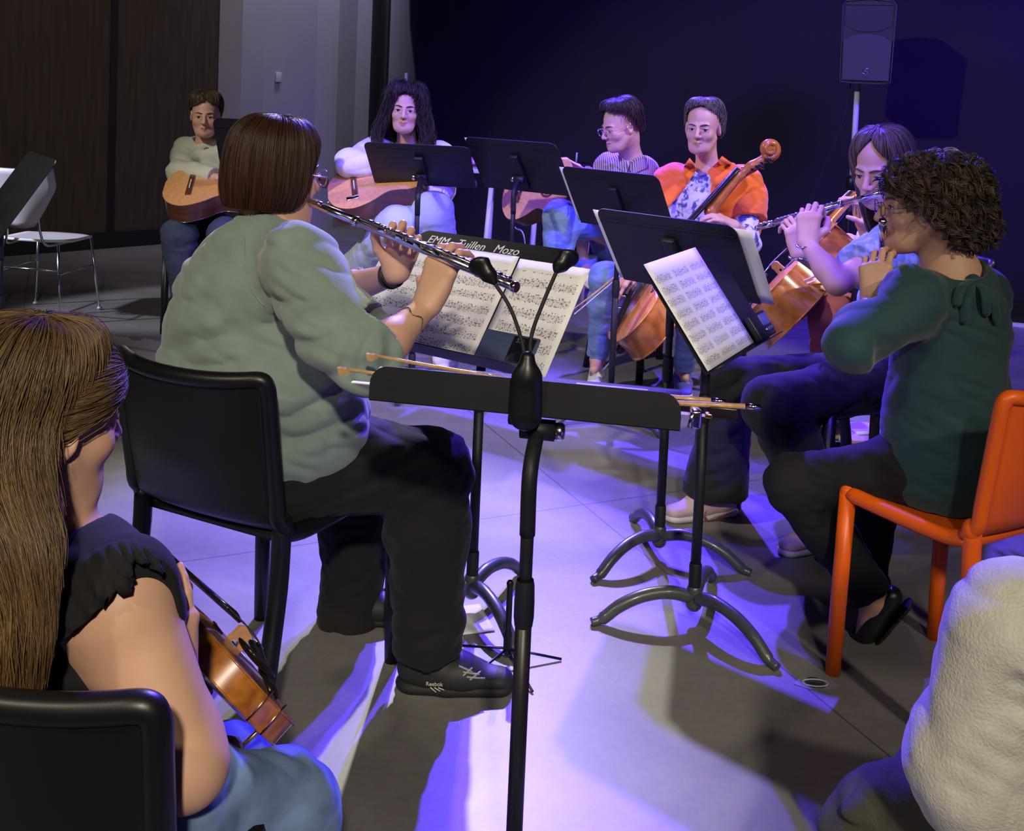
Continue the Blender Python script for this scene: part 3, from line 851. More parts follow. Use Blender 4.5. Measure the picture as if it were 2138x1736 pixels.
def guitar(o, yax, zax, label, L=.49, depth=.098, capo=None):
    y = unit(V(*yax)); z = unit(V(*zax)-y*np.dot(zax, y)); x = np.cross(y, z); R = basis(x, y, z); o = V(*o)
    W = lambda p: R@V(*p)+o
    e = empty('classical_guitar', o, label, 'guitar', 'guitars on laps')
    poly = outline('guitar')
    vs, fs = body_plate(poly, L, depth, .0, 1, .0, .003); MB().raw([W(v) for v in vs], fs, False).build('top', M['guitar_top'], e)
    vs, fs = body_plate(poly, L, 0, .006, -1, .0, .003); MB().raw([W(v) for v in vs], fs, True).build('back', M['guitar_side'], e)
    vs, fs = [], []; n = len(poly)
    for p in poly: vs += [W((p[0]*L, p[1]*L, 0)), W((p[0]*L, p[1]*L, depth))]
    for k in range(n):
        k2 = (k+1) % n; fs.append([2*k, 2*k2, 2*k2+1, 2*k+1])
    MB().raw(vs, fs, True).build('sides', M['guitar_side'], e)
    zt = depth+.0035
    MB().lathe([(0, 0), (.042, 0), (.042, .001)], W((0, .69*L, zt)), z, 28).build('sound_hole', M['ebony'], e)
    ring = MB().lathe([(.046, 0), (.046, .0012), (.058, .0012), (.058, 0)], W((0, .69*L, zt)), z, 28).build('rosette', M['guitar_side'], e)
    br = MB().box(W((0, .27*L, zt+.004)), (.19, .028, .008), R, .002).build('bridge', M['guitar_side'], e)
    MB().box(W((0, .272*L, zt+.0095)), (.08, .004, .005), R).build('saddle', M['paper'], br)
    MB().box(W((0, 1.07*L, zt+.004)), (.056, .62*L, .007), R, .002).build('fingerboard', M['ebony'], e)
    F = Field(.005); F.cone(W((0, .98*L, depth*.6)), W((0, 1.03*L, depth-.012)), .03, .024, .02); F.cone(W((0, 1.02*L, depth-.012)), W((0, 1.37*L, depth-.012)), .026, .022, .01, flat=(z, .6))
    F.build('neck', M['guitar_side'], e)
    hd = MB().box(W((0, 1.53*L, depth-.030)), (.07, .17, .018), R@np.array([[1, 0, 0], [0, .97, .24], [0, -.24, .97]]), .004).build('headstock', M['guitar_side'], e)
    for i in range(6):
        sx = -1 if i < 3 else 1; yy = (1.46+.07*(i % 3))*L
        pg = MB().tube([W((sx*.03, yy, depth-.03)), W((sx*.055, yy, depth-.03))], .0035, 6); pg.sphere(W((sx*.060, yy, depth-.03)), (.008, .007, .005), 5, R); pg.build('tuning_peg', M['paper'], hd)
        q = (i-2.5)
        MB().tube([W((q*.0115, .27*L, zt+.011)), W((q*.0085, 1.37*L, zt+.010))], .0007, 5).build('string', M['string'], e)
    MB().lathe([(.008, 0), (.008, -.006), (.004, -.012), (.007, -.018), (0, -.02)], W((0, 0, depth*.5)), y, 10).build('strap_button', M['silver'], e)
    return e, W, R
# ------------------------------------------------------------------ figures
SKIN = {'fair': (.60, .36, .26), 'tan': (.52, .29, .19), 'warm': (.62, .37, .25)}

def head_frame(o, fwd, up=(0, 0, 1)):
    y = unit(fwd); x = unit(np.cross(y, V(*up))); z = np.cross(x, y)
    return V(*o), basis(x, y, z)

def add_head(F, o, R, s, nb, neck_r=.052, ears=True, fat=1.0, mouth_open=0.):
    W = lambda x, y, z: o+R@(V(x, y, z)*s)
    def e(c, r, k=.012, op='+', Rr=None): F.ell(W(*c), V(*r)*s, R if Rr is None else R@Rr, k*s, op)
    def c(a, b, ra, rb, k=.01, op='+'): F.cone(W(*a), W(*b), ra*s, rb*s, k*s, None, op)
    e((0, -.012, .035), (.074, .096, .084), .01)
    e((0, .030, -.030), (.060*fat, .060, .078), .03)
    e((0, .052, -.085), (.040*fat, .040, .034), .03)
    c((0, .072, -.098), (0, .074, -.098), .019, .019, .02)
    for q in (-1, 1):
        c((q*.048*fat, .005, -.05), (q*.030*fat, .055, -.092), .022, .020, .025)
        e((q*.038*fat, .058, -.030), (.026, .026, .024), .02)
        c((q*.012, .084, .020), (q*.042, .074, .018), .0085, .008, .012)
    for q in (-1, 1):
        e((q*.031, .101, -.001), (.0165, .016, .0115), .010, '-')
    # lids
    for q in (-1, 1):
        c((q*.018, .0818, .0052), (q*.044, .0768, .0050), .0074, .0067, .006)
        c((q*.019, .0835, -.0085), (q*.043, .0775, -.0080), .0060, .0055, .006)
    # nose
    c((0, .088, .012), (0, .112, -.030), .0075, .0105, .012)
    for q in (-1, 1): e((q*.0115, .101, -.034), (.0075, .010, .0075), .007)
    for q in (-1, 1): e((q*.006, .104, -.0415), (.003, .004, .003), .003, '-')
    # lips
    c((-.018, .084, -.0625), (0, .094, -.060), .0048, .0062, .006); c((.018, .084, -.0625), (0, .094, -.060), .0048, .0062, .006)
    c((-.015, .085, -.0715), (0, .093, -.0725), .0052, .0072, .006); c((.015, .085, -.0715), (0, .093, -.0725), .0052, .0072, .006)
    c((-.021, .090, -.0665), (.021, .090, -.0665), .0022, .0022, .003, '-')
    if ears:
        for q in (-1, 1):
            Re = rotz(-q*.35)
            e((q*.076, -.008, -.008), (.010, .019, .031), .008, '+', Re)
            e((q*.085, -.004, -.004), (.008, .010, .019), .006, '-', Re)
    # neck
    F.cone(W(0, -.030, -.045), nb, neck_r*s, neck_r*1.12*s, .03*s)
    F.cone(W(0, -.045, .0), W(0, -.035, -.07), .055*s, .05*s, .02*s)

def skin_cols(P, base, o, R, s, hairc, blush=.0):
    n = vnoise(P*28, 3)*.04+vnoise(P*90, 5)*.02
    c = np.array(base)[None, :]*(1+n)[:, None]
    L = ((P-o)@R)/s
    def mix(w, col):
        nonlocal c
        w = np.clip(w, 0, 1)[:, None]; c = c*(1-w)+np.array(col)[None, :]*w
    front = L[:, 1] > .05
    lip = np.exp(-((L[:, 0]/.020)**2)**2-((L[:, 2]+.0665)/.0085)**4)*front
    mix(lip*.9, (base[0]*.70, base[1]*.36, base[2]*.38))
    ck = np.exp(-((np.abs(L[:, 0])-.042)/.02)**2-((L[:, 2]+.035)/.02)**2)*front
    mix(ck*.22, (base[0]*1.0, base[1]*.72, base[2]*.68))
    return c

def add_hand(F, wr, f, n, t, s=1.0, curls=((.35, .5, .3),)*4, thumb=(.55, .3), spread=.10, lens=1.0, k=.006):
    """f: wrist->knuckles, n: direction the palm faces, t: towards the thumb side"""
    wr = V(*wr); f = unit(f); n = unit(V(*n)-f*np.dot(n, f)); t_ = np.cross(f, n)
    if np.dot(t_, t) < 0: t_ = -t_
    t = t_
    kn = []
    for i, (tx, fy) in enumerate(((.029, .086), (.010, .091), (-.0095, .087), (-.027, .078))):
        kn.append(wr+(t*tx+f*fy)*s)
    for i, q in enumerate(kn):
        F.cone(wr+t*(.016-.010*i)*s+f*.008*s, q, .0165*s, .0115*s, .014*s)
    F.cone(kn[0], kn[3], .0105*s, .0095*s, .01*s)
    F.ell(wr+f*.045*s+n*.008*s+t*-.018*s, V(.014, .03, .012)*s, basis(t, f, n), .012*s)
    fl = ((.041, .024, .020), (.045, .028, .021), (.041, .026, .020), (.033, .020, .018))
    rad = (.0088, .0090, .0084, .0074)
    tips = []
    for i in range(4):
        a = 0; p = kn[i]; r = rad[i]*s
        sp = t*(1.5-i)*spread
        for j in range(3):
            a += curls[i][j]
            d = unit(f*math.cos(a)+n*math.sin(a)+sp*max(math.cos(a), 0))
            q = p+d*fl[i][j]*s*lens
            F.cone(p, q, r, r*.92, .0035*s); p = q; r *= .92
        tips.append(p)
    # thumb from the side of the palm
    b = wr+(f*.020+t*.020+n*.008)*s
    d = unit(f*.62+t*.72+n*.30); q = b+d*.042*s
    F.cone(b, q, .0155*s, .0115*s, .012*s)
    d2 = unit(f*(.8-thumb[0]*.3)+t*(.5-thumb[0])+n*(.25+thumb[0]*.75)); q2 = q+d2*.032*s
    F.cone(q, q2, .0110*s, .0098*s, .005*s)
    d3 = unit(d2+n*thumb[1]-t*thumb[1]*.8); q3 = q2+d3*.026*s
    F.cone(q2, q3, .0098*s, .0085*s, .005*s)
    return tips, q3

def tubes_mesh(name, paths, rad, mat_, parent, cols, sides=4):
    """paths (n,m,3), rad (m,) or (n,m), cols (n,3)"""
    P = np.asarray(paths, float); n, m, _ = P.shape
    T = np.gradient(P, axis=1); T /= np.maximum(np.linalg.norm(T, axis=2, keepdims=True), 1e-9)
    ax_ = np.argmin(np.abs(T).max(axis=1), axis=1)
    ref = np.eye(3)[ax_][:, None, :]*np.ones_like(T)
    A = np.cross(T, ref); A /= np.maximum(np.linalg.norm(A, axis=2, keepdims=True), 1e-9); B = np.cross(T, A)
    rad = np.broadcast_to(np.asarray(rad, float), (n, m))
    vs = np.zeros((n, m, sides, 3))
    for k in range(sides):
        q = 2*PI*k/sides
        vs[:, :, k] = P+(A*math.cos(q)+B*math.sin(q))*rad[..., None]
    base = (np.arange(n)[:, None, None]*m+np.arange(m-1)[None, :, None])*sides
    k = np.arange(sides)[None, None, :]; k2 = (k+1) % sides
    Q = np.stack([base+k, base+k2, base+sides+k2, base+sides+k], -1).reshape(-1, 4)
    cc = np.repeat(np.asarray(cols, float), m*sides, axis=0)
    return mesh_obj(name, vs.reshape(-1, 3), None, mat_, parent, True, cc, Q)

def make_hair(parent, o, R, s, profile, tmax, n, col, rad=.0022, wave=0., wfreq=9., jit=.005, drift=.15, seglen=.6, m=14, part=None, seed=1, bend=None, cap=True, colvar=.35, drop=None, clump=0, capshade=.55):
    """profile: list of (radius_x, radius_y, y_shift, z) from crown to tips; tmax: [(deg from front, fraction)]"""
    g = np.random.default_rng(seed)
    pr = np.array(spline([V(*p) for p in profile], 6)); ts = np.linspace(0, 1, len(pr))
    deg = np.array([q[0] for q in tmax], float); tv = np.array([q[1] for q in tmax], float)
    TM = lambda phi: np.interp(np.degrees(np.abs((phi+PI) % (2*PI)-PI)), deg, tv)
    def pos(phi, t, off):
        off = off-.013*(1-np.clip((TM(phi)-t)/.14, 0, 1))*np.clip(np.cos(phi)*1.6+.25, 0, 1)*(TM(phi) < .7)
        x = [np.interp(t, ts, pr[:, i]) for i in range(4)]
        p = np.stack([(x[0]+off)*np.sin(phi), (x[1]+off)*np.cos(phi)+x[2], x[3]+off*np.maximum(0, 1-t*2.5)], -1)
        if bend is not None: p = bend(p, t, phi)
        return p
    TM = lambda phi: np.interp(np.degrees(np.abs((phi+PI) % (2*PI)-PI)), deg, tv)
    h = None
    if cap:
        nu, nv = 64, 26
        U = np.linspace(-PI, PI, nu+1)
        G = np.zeros((nu+1, nv+1, 3))
        for i, u in enumerate(U):
            G[i] = pos(np.full(nv+1, u), np.linspace(0, 1, nv+1)*TM(u), -.004)
        bump = vnoise(np.stack([np.repeat(U*9, nv+1), np.tile(np.linspace(0, 3, nv+1), nu+1), np.zeros((nu+1)*(nv+1))], 1), seed).reshape(nu+1, nv+1)
        Gw = o+(G*s)@R.T
        if drop is not None:
            TT = np.array([np.linspace(0, 1, nv+1)*TM(u) for u in U]); Gw = drop(Gw, TT)
        mb = MB().sheet(lambda u, v: Gw[int(round(u*nu)), int(round(v*nv))], nu, nv, .006*s)
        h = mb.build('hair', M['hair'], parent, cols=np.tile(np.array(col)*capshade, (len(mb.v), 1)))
    ph = g.uniform(-PI, PI, n)
    if clump:
        cl = g.uniform(-PI, PI, clump); j = np.argmin(np.abs(ph[:, None]-cl[None]), 1); ph = ph*.7+cl[j]*.3
    tm = TM(ph); t0 = g.uniform(0, 1, n)**1.0*tm*.75; t1 = np.minimum(tm*(1+.02*g.standard_normal(n)), t0+seglen)
    t1 = np.maximum(t1, t0+.05)
    tt = t0[:, None]+(t1-t0)[:, None]*np.linspace(0, 1, m)[None]
    dr = g.uniform(-drift, drift, n)[:, None]*np.linspace(0, 1, m)[None]
    w0 = g.uniform(0, 2*PI, n)[:, None]
    off = np.abs(g.standard_normal(n))[:, None]*jit+wave*.6*np.sin(tt*wfreq*1.3+w0)*np.minimum(1, tt*2)
    pp = ph[:, None]+dr+wave*9*np.sin(tt*wfreq+w0)*np.minimum(1, tt*2)
    P = pos(pp, np.clip(tt, 0, 1), off)
    W = o+(P*s)@R.T
    if drop is not None: W = drop(W, np.clip(tt, 0, 1))
    rr = rad*np.sin(np.linspace(.25, PI-.25, m))**.5
    cols = np.array(col)[None]*(1+colvar*g.standard_normal(n))[:, None].clip(.25, 2.2)
    st = tubes_mesh('hair_strands' if h else 'hair', W, rr[None]*g.uniform(.6, 1.3, n)[:, None], M['hair'], h or parent, cols)
    st['kind'] = 'stuff'
    return h or st

PROFILES = {
    'short': [(0, 0, -.012, .128), (.055, .060, -.012, .118), (.082, .098, -.012, .075), (.086, .106, -.012, .03), (.082, .100, -.015, -.02), (.072, .088, -.02, -.065)],
}

class Person:
    def __init__(s, label, head, fwd, up=(0, 0, 1), scale=1.0, skin='fair', haircol=(.05, .03, .02), build=1.0, pose=None, **J):
        s.J = {k: V(*v) for k, v in J.items()}
        s.o, s.R = head_frame(head, fwd, up)
        s.s, s.skin, s.hc, s.b = scale, SKIN[skin], haircol, build
        pel = s.J['pel']
        s.e = empty('person', (pel[0], pel[1], 0), label, 'person')
        s.front = unit(s.J.get('front', V(0, -1, 0)))
    def L(s, x, y, z): return s.o+s.R@(V(x, y, z)*s.s)
    def torso(s, F, infl, k=.05):
        J, q, b = s.J, s.s, s.b
        r = lambda x: x*q*b+infl
        fr = s.front
        F.cone(J['pel'], J['wai'], r(.150), r(.128), k, flat=(fr, .80))
        F.cone(J['wai'], J['che'], r(.128), r(.142), k, flat=(fr, .76))
        up = unit(J['nb']-J['che'])
        F.cone(J['che'], J['nb']-up*.05*q, r(.140), r(.085), k, flat=(fr, .70))
        for a in ('shL', 'shR'):
            F.cone(J['nb']-up*.045*q, J[a], .048*q+infl, .052*q+infl, k*.8)
            F.cone(J['che']+(J[a]-J['nb'])*.25, J[a], .085*q+infl, .050*q+infl, k*.8, flat=(fr, .8))
    def arm(s, F, a, infl, upto=2.0, k=.02, w=1.0):
        J, q = s.J, s.s*w
        sh, el, wr = J['sh'+a], J['el'+a], J['wr'+a]
        if upto <= 1: F.cone(sh, sh+(el-sh)*upto, .052*q+infl, (.052-.012*upto)*q+infl, k); return
        F.cone(sh, el, .052*q+infl, .041*q+infl, k)
        t = upto-1; p = el+(wr-el)*t
        m_ = el+(wr-el)*min(t, .35)
        F.cone(el, m_, .041*q+infl, .042*q+infl, k)
        if t > .35: F.cone(m_, p, .042*q+infl, (.042-.015*(t-.35)/.65)*q+infl, k)
    def leg(s, F, a, infl, k=.03, rt=.082, rk=.060, ra=.040):
        J, q = s.J, s.s
        F.cone(J['hip'+a], J['kn'+a], rt*q*s.b+infl, rk*q+infl, k)
        m_ = J['kn'+a]+(J['an'+a]-J['kn'+a])*.3
        F.cone(J['kn'+a], m_, rk*q+infl, (rk-.004)*q+infl, k)
        F.cone(m_, J['an'+a], (rk-.004)*q+infl, ra*q+infl, k)
    def body(s, vox=.004, hands=None, neck_r=.052, fat=1.0, extra=None, feet=True, arm_w=1.0, shrink=-.010, ears=True):
        F = Field(vox)
        s.torso(F, shrink, .04)
        J = s.J
        F.cone(J['nb']-unit(J['nb']-J['che'])*.07*s.s, J['nb'], .075*s.s, neck_r*1.15*s.s, .04)
        for a in 'LR':
            s.arm(F, a, -.004, 2.0, w=arm_w); s.leg(F, a, -.012, rt=.080, rk=.056, ra=.036)
            if feet and 'to'+a in J:
                d_ = J['to'+a]-J['an'+a]; F.cone(J['an'+a], J['an'+a]+unit(d_)*min(np.linalg.norm(d_)*.8, .11*s.s), .034*s.s, .020*s.s, .02)
                h = J['an'+a]-unit(J['to'+a]-J['an'+a])*.03*s.s; F.cone(J['an'+a], h-V(0, 0, .03)*s.s, .034*s.s, .024*s.s, .02)
        add_head(F, s.o, s.R, s.s, J['nb'], neck_r, ears, fat)
        s.tips = {}
        for a, h in (hands or {}).items():
            h = dict(h); hs = h.pop('s', 1.0)
            s.tips[a] = add_hand(F, J['wr'+a], s=s.s*hs, **h)
        if extra: extra(F)
        s.bodyo = F.build('body', M['skin'], s.e, lambda P: skin_cols(P, s.skin, s.o, s.R, s.s, s.hc))
        return s.bodyo
    def face(s, closed=False, gaze=(0, 0), iris=(.05, .03, .015), browc=None, brow_tilt=0.):
        for q in (-1, 1):
            c = s.L(q*.031, .0778, -.001)
            g = unit(s.R@V(gaze[0], 1, gaze[1])); a, b, d = frame_of(g)
            mb = MB(); vs, fs, cs = [], [], []
            seg, rg = 20, 12
            for i in range(rg+1):
                th = PI*.62*i/rg
                for k in range(seg):
                    ph = 2*PI*k/seg
                    vs.append(c+(a*math.sin(th)*math.cos(ph)+b*math.sin(th)*math.sin(ph)+d*math.cos(th))*.0122*s.s)
                    cs.append((.01, .01, .01) if th < .17 else (iris if th < .52 else (.46, .44, .43)))
            for i in range(rg):
                for k in range(seg):
                    k2 = (k+1) % seg; fs.append([i*seg+k, (i+1)*seg+k, (i+1)*seg+k2, i*seg+k2])
            mb.raw(vs, fs, True); mb.build('eye', M['eye'], s.e, cols=np.array(cs))
            bc = browc or s.hc
            pts = [s.L(q*x, y, z+brow_tilt*(.03-x)) for x, y, z in ((.011, .0945, .0175), (.024, .0935, .0225), (.038, .086, .023), (.050, .074, .0165))]
            mbb = MB().tube(spline(pts, 4), [.0024*s.s]*4+[.0030*s.s]*4+[.0024*s.s]*4+[.0012*s.s], 6)
            mbb.build('eyebrow', M['hair'], s.e, cols=np.tile(np.array(bc)*.7, (len(mbb.v), 1)))
            # upper lash line
            pts = [s.L(q*x, y, z) for x, y, z in ((.0195, .0885, .0012), (.026, .0925, .0042), (.034, .0915, .0046), (.0445, .0840, .0008))]
            mbb = MB().tube(spline(pts, 4), .0011*s.s, 5); mbb.build('eyelash', M['hair'], s.e, cols=np.tile((.01, .008, .006), (len(mbb.v), 1)))
    def glasses(s, m=None, r=.021, name='glasses'):
        m = m or M['silver']
        g = None
        for q in (-1, 1):
            c = s.L(q*.031, .110, -.004)
            mb = MB()
            pts = [c+s.R@V(math.cos(t)*r*1.05, -.004*abs(math.cos(t)), math.sin(t)*r*.95)*s.s for t in np.linspace(0, 2*PI, 28)]
            mb.tube(pts, .0011, 6, cap=False)
            mb.tube([c+s.R@V(q*r, -.003, .004)*s.s, s.L(q*.073, .09, 0), s.L(q*.083, .0, .004), s.L(q*.082, -.02, -.01)], .0011, 6)
            if q < 0: mb.tube([s.L(-.012, .109, 0), s.L(0, .116, .003), s.L(.012, .109, 0)], .0011, 6)
            o = mb.build('glasses' if g is None else 'rim', m, s.e if g is None else g)
            g = g or o
        return g
    def top(s, name, m, slL=2.0, slR=2.0, infl=.012, vox=.005, hem=.10, neck=.012, folds=.006, extra=None, arm_w=1.0, neck_cut=True, seed=3, arm_infl=None, cuff=True):
        F = Field(vox); J = s.J
        s.torso(F, infl, .06)
        ai = infl if arm_infl is None else arm_infl
        for a, l in (('L', slL), ('R', slR)):
            if l: s.arm(F, a, ai, l+.08, .035, w=arm_w)
        if folds:
            F.noise(folds, (4.5, 4.5, 17), basis(unit(V(1, .15, .3)), unit(V(-.15, 1, .1)), unit(V(-.3, -.1, 1))), seed=seed, ridge=True); F.noise(folds*.45, (13, 13, 34), basis(unit(V(1, -.1, -.35)), unit(V(.1, 1, 0)), unit(V(.35, 0, 1))), seed=seed+9, ridge=True)
        if extra: extra(F)
        up = unit(J['nb']-J['che'])
        if neck_cut:
            F.cone(J['nb']+up*.15, J['nb']-up*(.012+neck)*s.s, .075*s.s, .062*s.s, .012, op='-')
        for a, l in (('L', slL), ('R', slR)):
            if not l: continue
            if l <= 1: d = J['el'+a]-J['sh'+a]; p = J['sh'+a]+d*l
            else: d = J['wr'+a]-J['el'+a]; p = J['el'+a]+d*(l-1)
            F.cut(p, d, .085 if l > 1 else .11)
        if hem is not None:
            d = unit(J['pel']-J['wai']); F.cut(J['pel']+d*hem, d, .45)
        return F.build(name, m, s.e)
    def trousers(s, m, infl=.010, vox=.005, folds=.005, rt=.086, rk=.066, ra=.050, ends=(.93, .93), extra=None, name='trousers', seed=5, belt=.10):
        F = Field(vox); J = s.J
        F.cone(J['pel'], J['pel']+(J['wai']-J['pel'])*.5, .150*s.s*s.b+infl, .138*s.s*s.b+infl, .05, flat=(s.front, .8))
        for a in 'LR':
            F.cone(J['pel']+(J['hip'+a]-J['pel'])*.7, J['hip'+a], .11*s.s*s.b, rt*s.s*s.b+infl, .05)
            s.leg(F, a, infl, .04, rt, rk, ra)
        if folds:
            F.noise(folds, (8, 8, 20), basis(unit(V(1, .2, .4)), unit(V(-.2, 1, 0)), unit(V(-.4, 0, 1))), seed=seed, ridge=True); F.noise(folds*.4, (22, 22, 40), seed=seed+4, ridge=True)
        if extra: extra(F)
        for a, t in zip('LR', ends):
            d = J['an'+a]-J['kn'+a]; F.cut(J['kn'+a]+d*t, d, .14)
        return F.build(name, m, s.e)
    def shoe(s, a, m, msole=None, heel_back=.06, w=.040, hgt=.045, kind='sneaker', fwd=None, name='shoe', toe_up=0.):
        J = s.J; an = J['an'+a]; d = J['to'+a]-an
        f = unit(V(d[0], d[1], 0)) if fwd is None else unit(fwd)
        z = V(0, 0, 1) if fwd is None else unit(V(0, 0, 1)-f*f[2])
        x = np.cross(f, z); q = s.s
        base = V(an[0], an[1], 0) if fwd is None else an-z*.075*q
        F = Field(.0035)
        heel = base-f*heel_back*.55*q; toe = base+f*(.17)*q
        F.cone(heel+z*.05*q, base+f*.08*q+z*.045*q, w*.86*q, w*.95*q, .02, flat=(z, .95))
        F.cone(base+f*.06*q+z*.04*q, toe+z*.03*q, w*.95*q, w*.80*q, .03, flat=(z, .62))
        if kind == 'sneaker': F.cone(base+z*.05*q, base+z*.095*q-f*.008*q, w*.95*q, w*1.0*q, .02)
        F.cut(base+z*.012, -z, .4)
        if kind == 'sneaker': F.cone(base+z*.085*q, base+z*.15*q, .034*q, .04*q, .01, op='-')
        if kind == 'ballet':
            F.cut(base+z*.068*q, z, .3)
            F.cone(base-f*.02*q+z*.085*q, base+f*.085*q+z*.075*q, .031*q, .030*q, .008, op='-')
        o = F.build(name, m, s.e)
        F = Field(.0035)
        F.cone(heel+z*.012, base+f*.05*q+z*.012, w*.92*q, w*.92*q, .01, flat=(z, .5)); F.cone(base+f*.05*q+z*.012, toe+z*.012, w*1.0*q, w*.86*q, .01, flat=(z, .5))
        F.cut(base+z*.0, -z, .4); F.cut(base+z*(.026 if kind == 'sneaker' else .010), z, .4)
        F.build('sole', msole or m, o)
        return o, base, f, x, z
    def laces(s, shoe, base, f, x, z, m, n=4):
        q = s.s; mb = MB()
        for i in range(n):
            c = base+f*(.055+.020*i)*q+z*(.092-.010*i)*q
            mb.tube([c-x*.022*q-z*.008*q, c+z*.004*q, c+x*.022*q+f*.012*q-z*.008*q], .0024, 6)
            mb.tube([c+x*.022*q-z*.008*q, c+z*.004*q, c-x*.022*q+f*.012*q-z*.008*q], .0024, 6)
        mb.build('laces', m, shoe)
M['eye'] = mat('eye', (.7, .7, .7), .12, attr=True, spec=.6)
# ------------------------------------------------------------------ camera and light
cam = bpy.data.cameras.new('camera'); co = bpy.data.objects.new('camera', cam); C.objects.link(co)
mw = Matrix.Identity(4)
for i in range(3): mw[i][0], mw[i][1], mw[i][2] = CAM_R[i], CAM_U[i], -CAM_F[i]
mw[2][3] = CAM_H
co.matrix_world = mw
cam.sensor_fit = 'HORIZONTAL'; cam.sensor_width = 36; cam.lens = 36*F_PX/2138
cam.shift_x = 0; cam.shift_y = -(868-PY0)/2138
cam.clip_start = .05
bpy.context.scene.camera = co
vs_ = bpy.context.scene.view_settings
vs_.view_transform = 'Standard'; vs_.look = 'None'; vs_.exposure = 0.0; vs_.gamma = 1.0; vs_.use_curve_mapping = False
w = bpy.data.worlds.new('room air'); bpy.context.scene.world = w; w.use_nodes = True
w.node_tree.nodes['Background'].inputs[0].default_value = (.55, .5, .62, 1); w.node_tree.nodes['Background'].inputs[1].default_value = .012

def spot(name, loc, aim, power, col, size, blend=.25, rad=.08):
    l = bpy.data.lights.new(name, 'SPOT'); l.energy = power; l.color = col; l.spot_size = math.radians(size); l.spot_blend = blend; l.shadow_soft_size = rad
    o = bpy.data.objects.new(name, l); C.objects.link(o); o.location = loc
    o.rotation_euler = (Vector(aim)-Vector(loc)).to_track_quat('-Z', 'Y').to_euler(); return o
BLUE = (.10, .045, 1.0); WARM = (1.0, .87, .69); WHITE = (1.0, .95, .86)
spot('back_white_spot', (-.12, 6.9, 4.2), (-.72, 2.3, 0), 1150, WHITE, 28, .45, .05)
spot('back_blue_spot', (.70, 7.2, 4.2), (.62, 2.9, 0), 4200, BLUE, 41, .35, .05)
spot('added_blue_fill', (.06, 7.0, 4.45), (.20, 3.3, 0), 2100, BLUE, 30, .6, .05)  # second blue lamp, added to lift the floor the first leaves dark
spot('front_warm_spot', (.35, -2.7, 3.7), (-.45, 1.8, .75), 780, WARM, 36, .7, .12)
spot('front_warm_spot.002', (-2.6, -1.2, 3.7), (-.7, 1.9, .8), 200, WARM, 46, .7, .12)
spot('front_warm_spot.001', (2.6, -1.6, 4.0), (1.0, 2.45, .7), 360, WARM, 25, .8, .10)
spot('front_blue_spot', (.9, 1.3, 4.5), (.60, 4.7, .8), 1900, BLUE, 46, .5, .16)
spot('front_blue_spot.001', (.2, 1.6, 4.5), (-.42, 5.2, .7), 1300, BLUE, 25, .5, .12)
spot('side_white_spot', (-3.4, 1.4, 4.3), (.3, 5.1, .8), 760, (1, .9, .78), 46, .5, .08)
spot('side_white_spot.001', (3.6, 3.0, 4.3), (.9, 4.7, .9), 650, (1, .9, .80), 34, .5, .08)
spot('added_wall_fill', (-1.55, 9.0, 4.45), (-1.95, 9.9, 1.0), 250, (.70, .68, 1.0), 95, .9, .25)  # added lamp with no known fixture, brightens the grey wall
spot('backdrop_blue_wash', (3.4, 3.6, 4.4), (2.3, 6.9, 1.5), 2300, (.12, .05, 1.0), 66, .8, .7)
spot('added_left_wall_fill', (-.6, 3.2, 4.4), (-3.1, 8.0, 1.6), 260, (1.0, .82, .60), 46, .8, .2)  # unseen warm lamp put in to raise the dark left wall
spot('low_side_spot', (-4.7, 4.7, 2.0), (-2.55, 5.8, .5), 460, (.80, .78, 1.0), 24, .5, .06)

# ------------------------------------------------------------------ stands
def by_edge(a, b, reader, tilt, top=False, Hd=.315):
    p, q = at(*a), at(*b); z = (p[2]+q[2])/2
    d = unit(V(q[0]-p[0], q[1]-p[1], 0)); n = V(d[1], -d[0], 0)
    if np.dot(V(*reader, 0)-(p+q)/2, n) < 0: n = -n
    c = (p+q)/2; c[2] = z
    if top: c = c-(V(0, 0, 1)*math.cos(tilt)-n*math.sin(tilt))*Hd
    return c, n
rad_ = math.radians
LAB = {}
def stand(key, edge_a, edge_b, reader, tilt, label, foot=None, top=False, Hd=.315, **kw):
    c, n = by_edge(edge_a, edge_b, reader, rad_(tilt), top, Hd)
    ft = floor_at(*foot)[:2] if foot else None
    e, fr = music_stand(c, n, rad_(tilt), label, foot=ft, Hd=Hd, **kw)
    LAB[key] = (e, fr, n)
    return e, fr
stand('front', (760, 832, 1.66), (1432, 900, 1.565), (.1, 0), 96, 'black music stand nearest the camera with its desk laid flat and bows on it', worn=True, shelf=.056, leg_rot=-PI/2, head_up=.04, base_h=.06, foot=(1063, 1984), slide=True)
stand('A', (885, 480, 2.82), (1205, 525, 2.55), (-.6, 2.0), 40, 'black music stand with chalk letters and spread white music before the green sweater flutist', foot=(983, 1275), top=True, leg_rot=rad_(-62), Hd=.35)
stand('B', (1480, 775, 2.55), (1602, 712, 2.94), (1.2, 2.4), 37, 'black music stand seen from its side, holding the music of the curly haired flutist', foot=(1446, 1300), leg_rot=rad_(-52))
stand('C', (1255, 435, 3.30), (1520, 470, 3.0), (1.3, 3.6), 36, 'black music stand with its back to us before the flutist in light blue', foot=(1374, 1165), top=True, leg_rot=rad_(100))
stand('D', (1170, 345, 4.55), (1375, 368, 4.22), (1.0, 5.2), 33, 'black music stand before the cellist in the orange vest', foot=(1272, 885), top=True, leg_rot=rad_(80))
stand('E', (978, 284, 4.80), (1150, 301, 4.55), (.9, 6.2), 38, 'black music stand with lit silver knob before the player in glasses', top=True, foot=(1056, 815), leg_rot=1.)
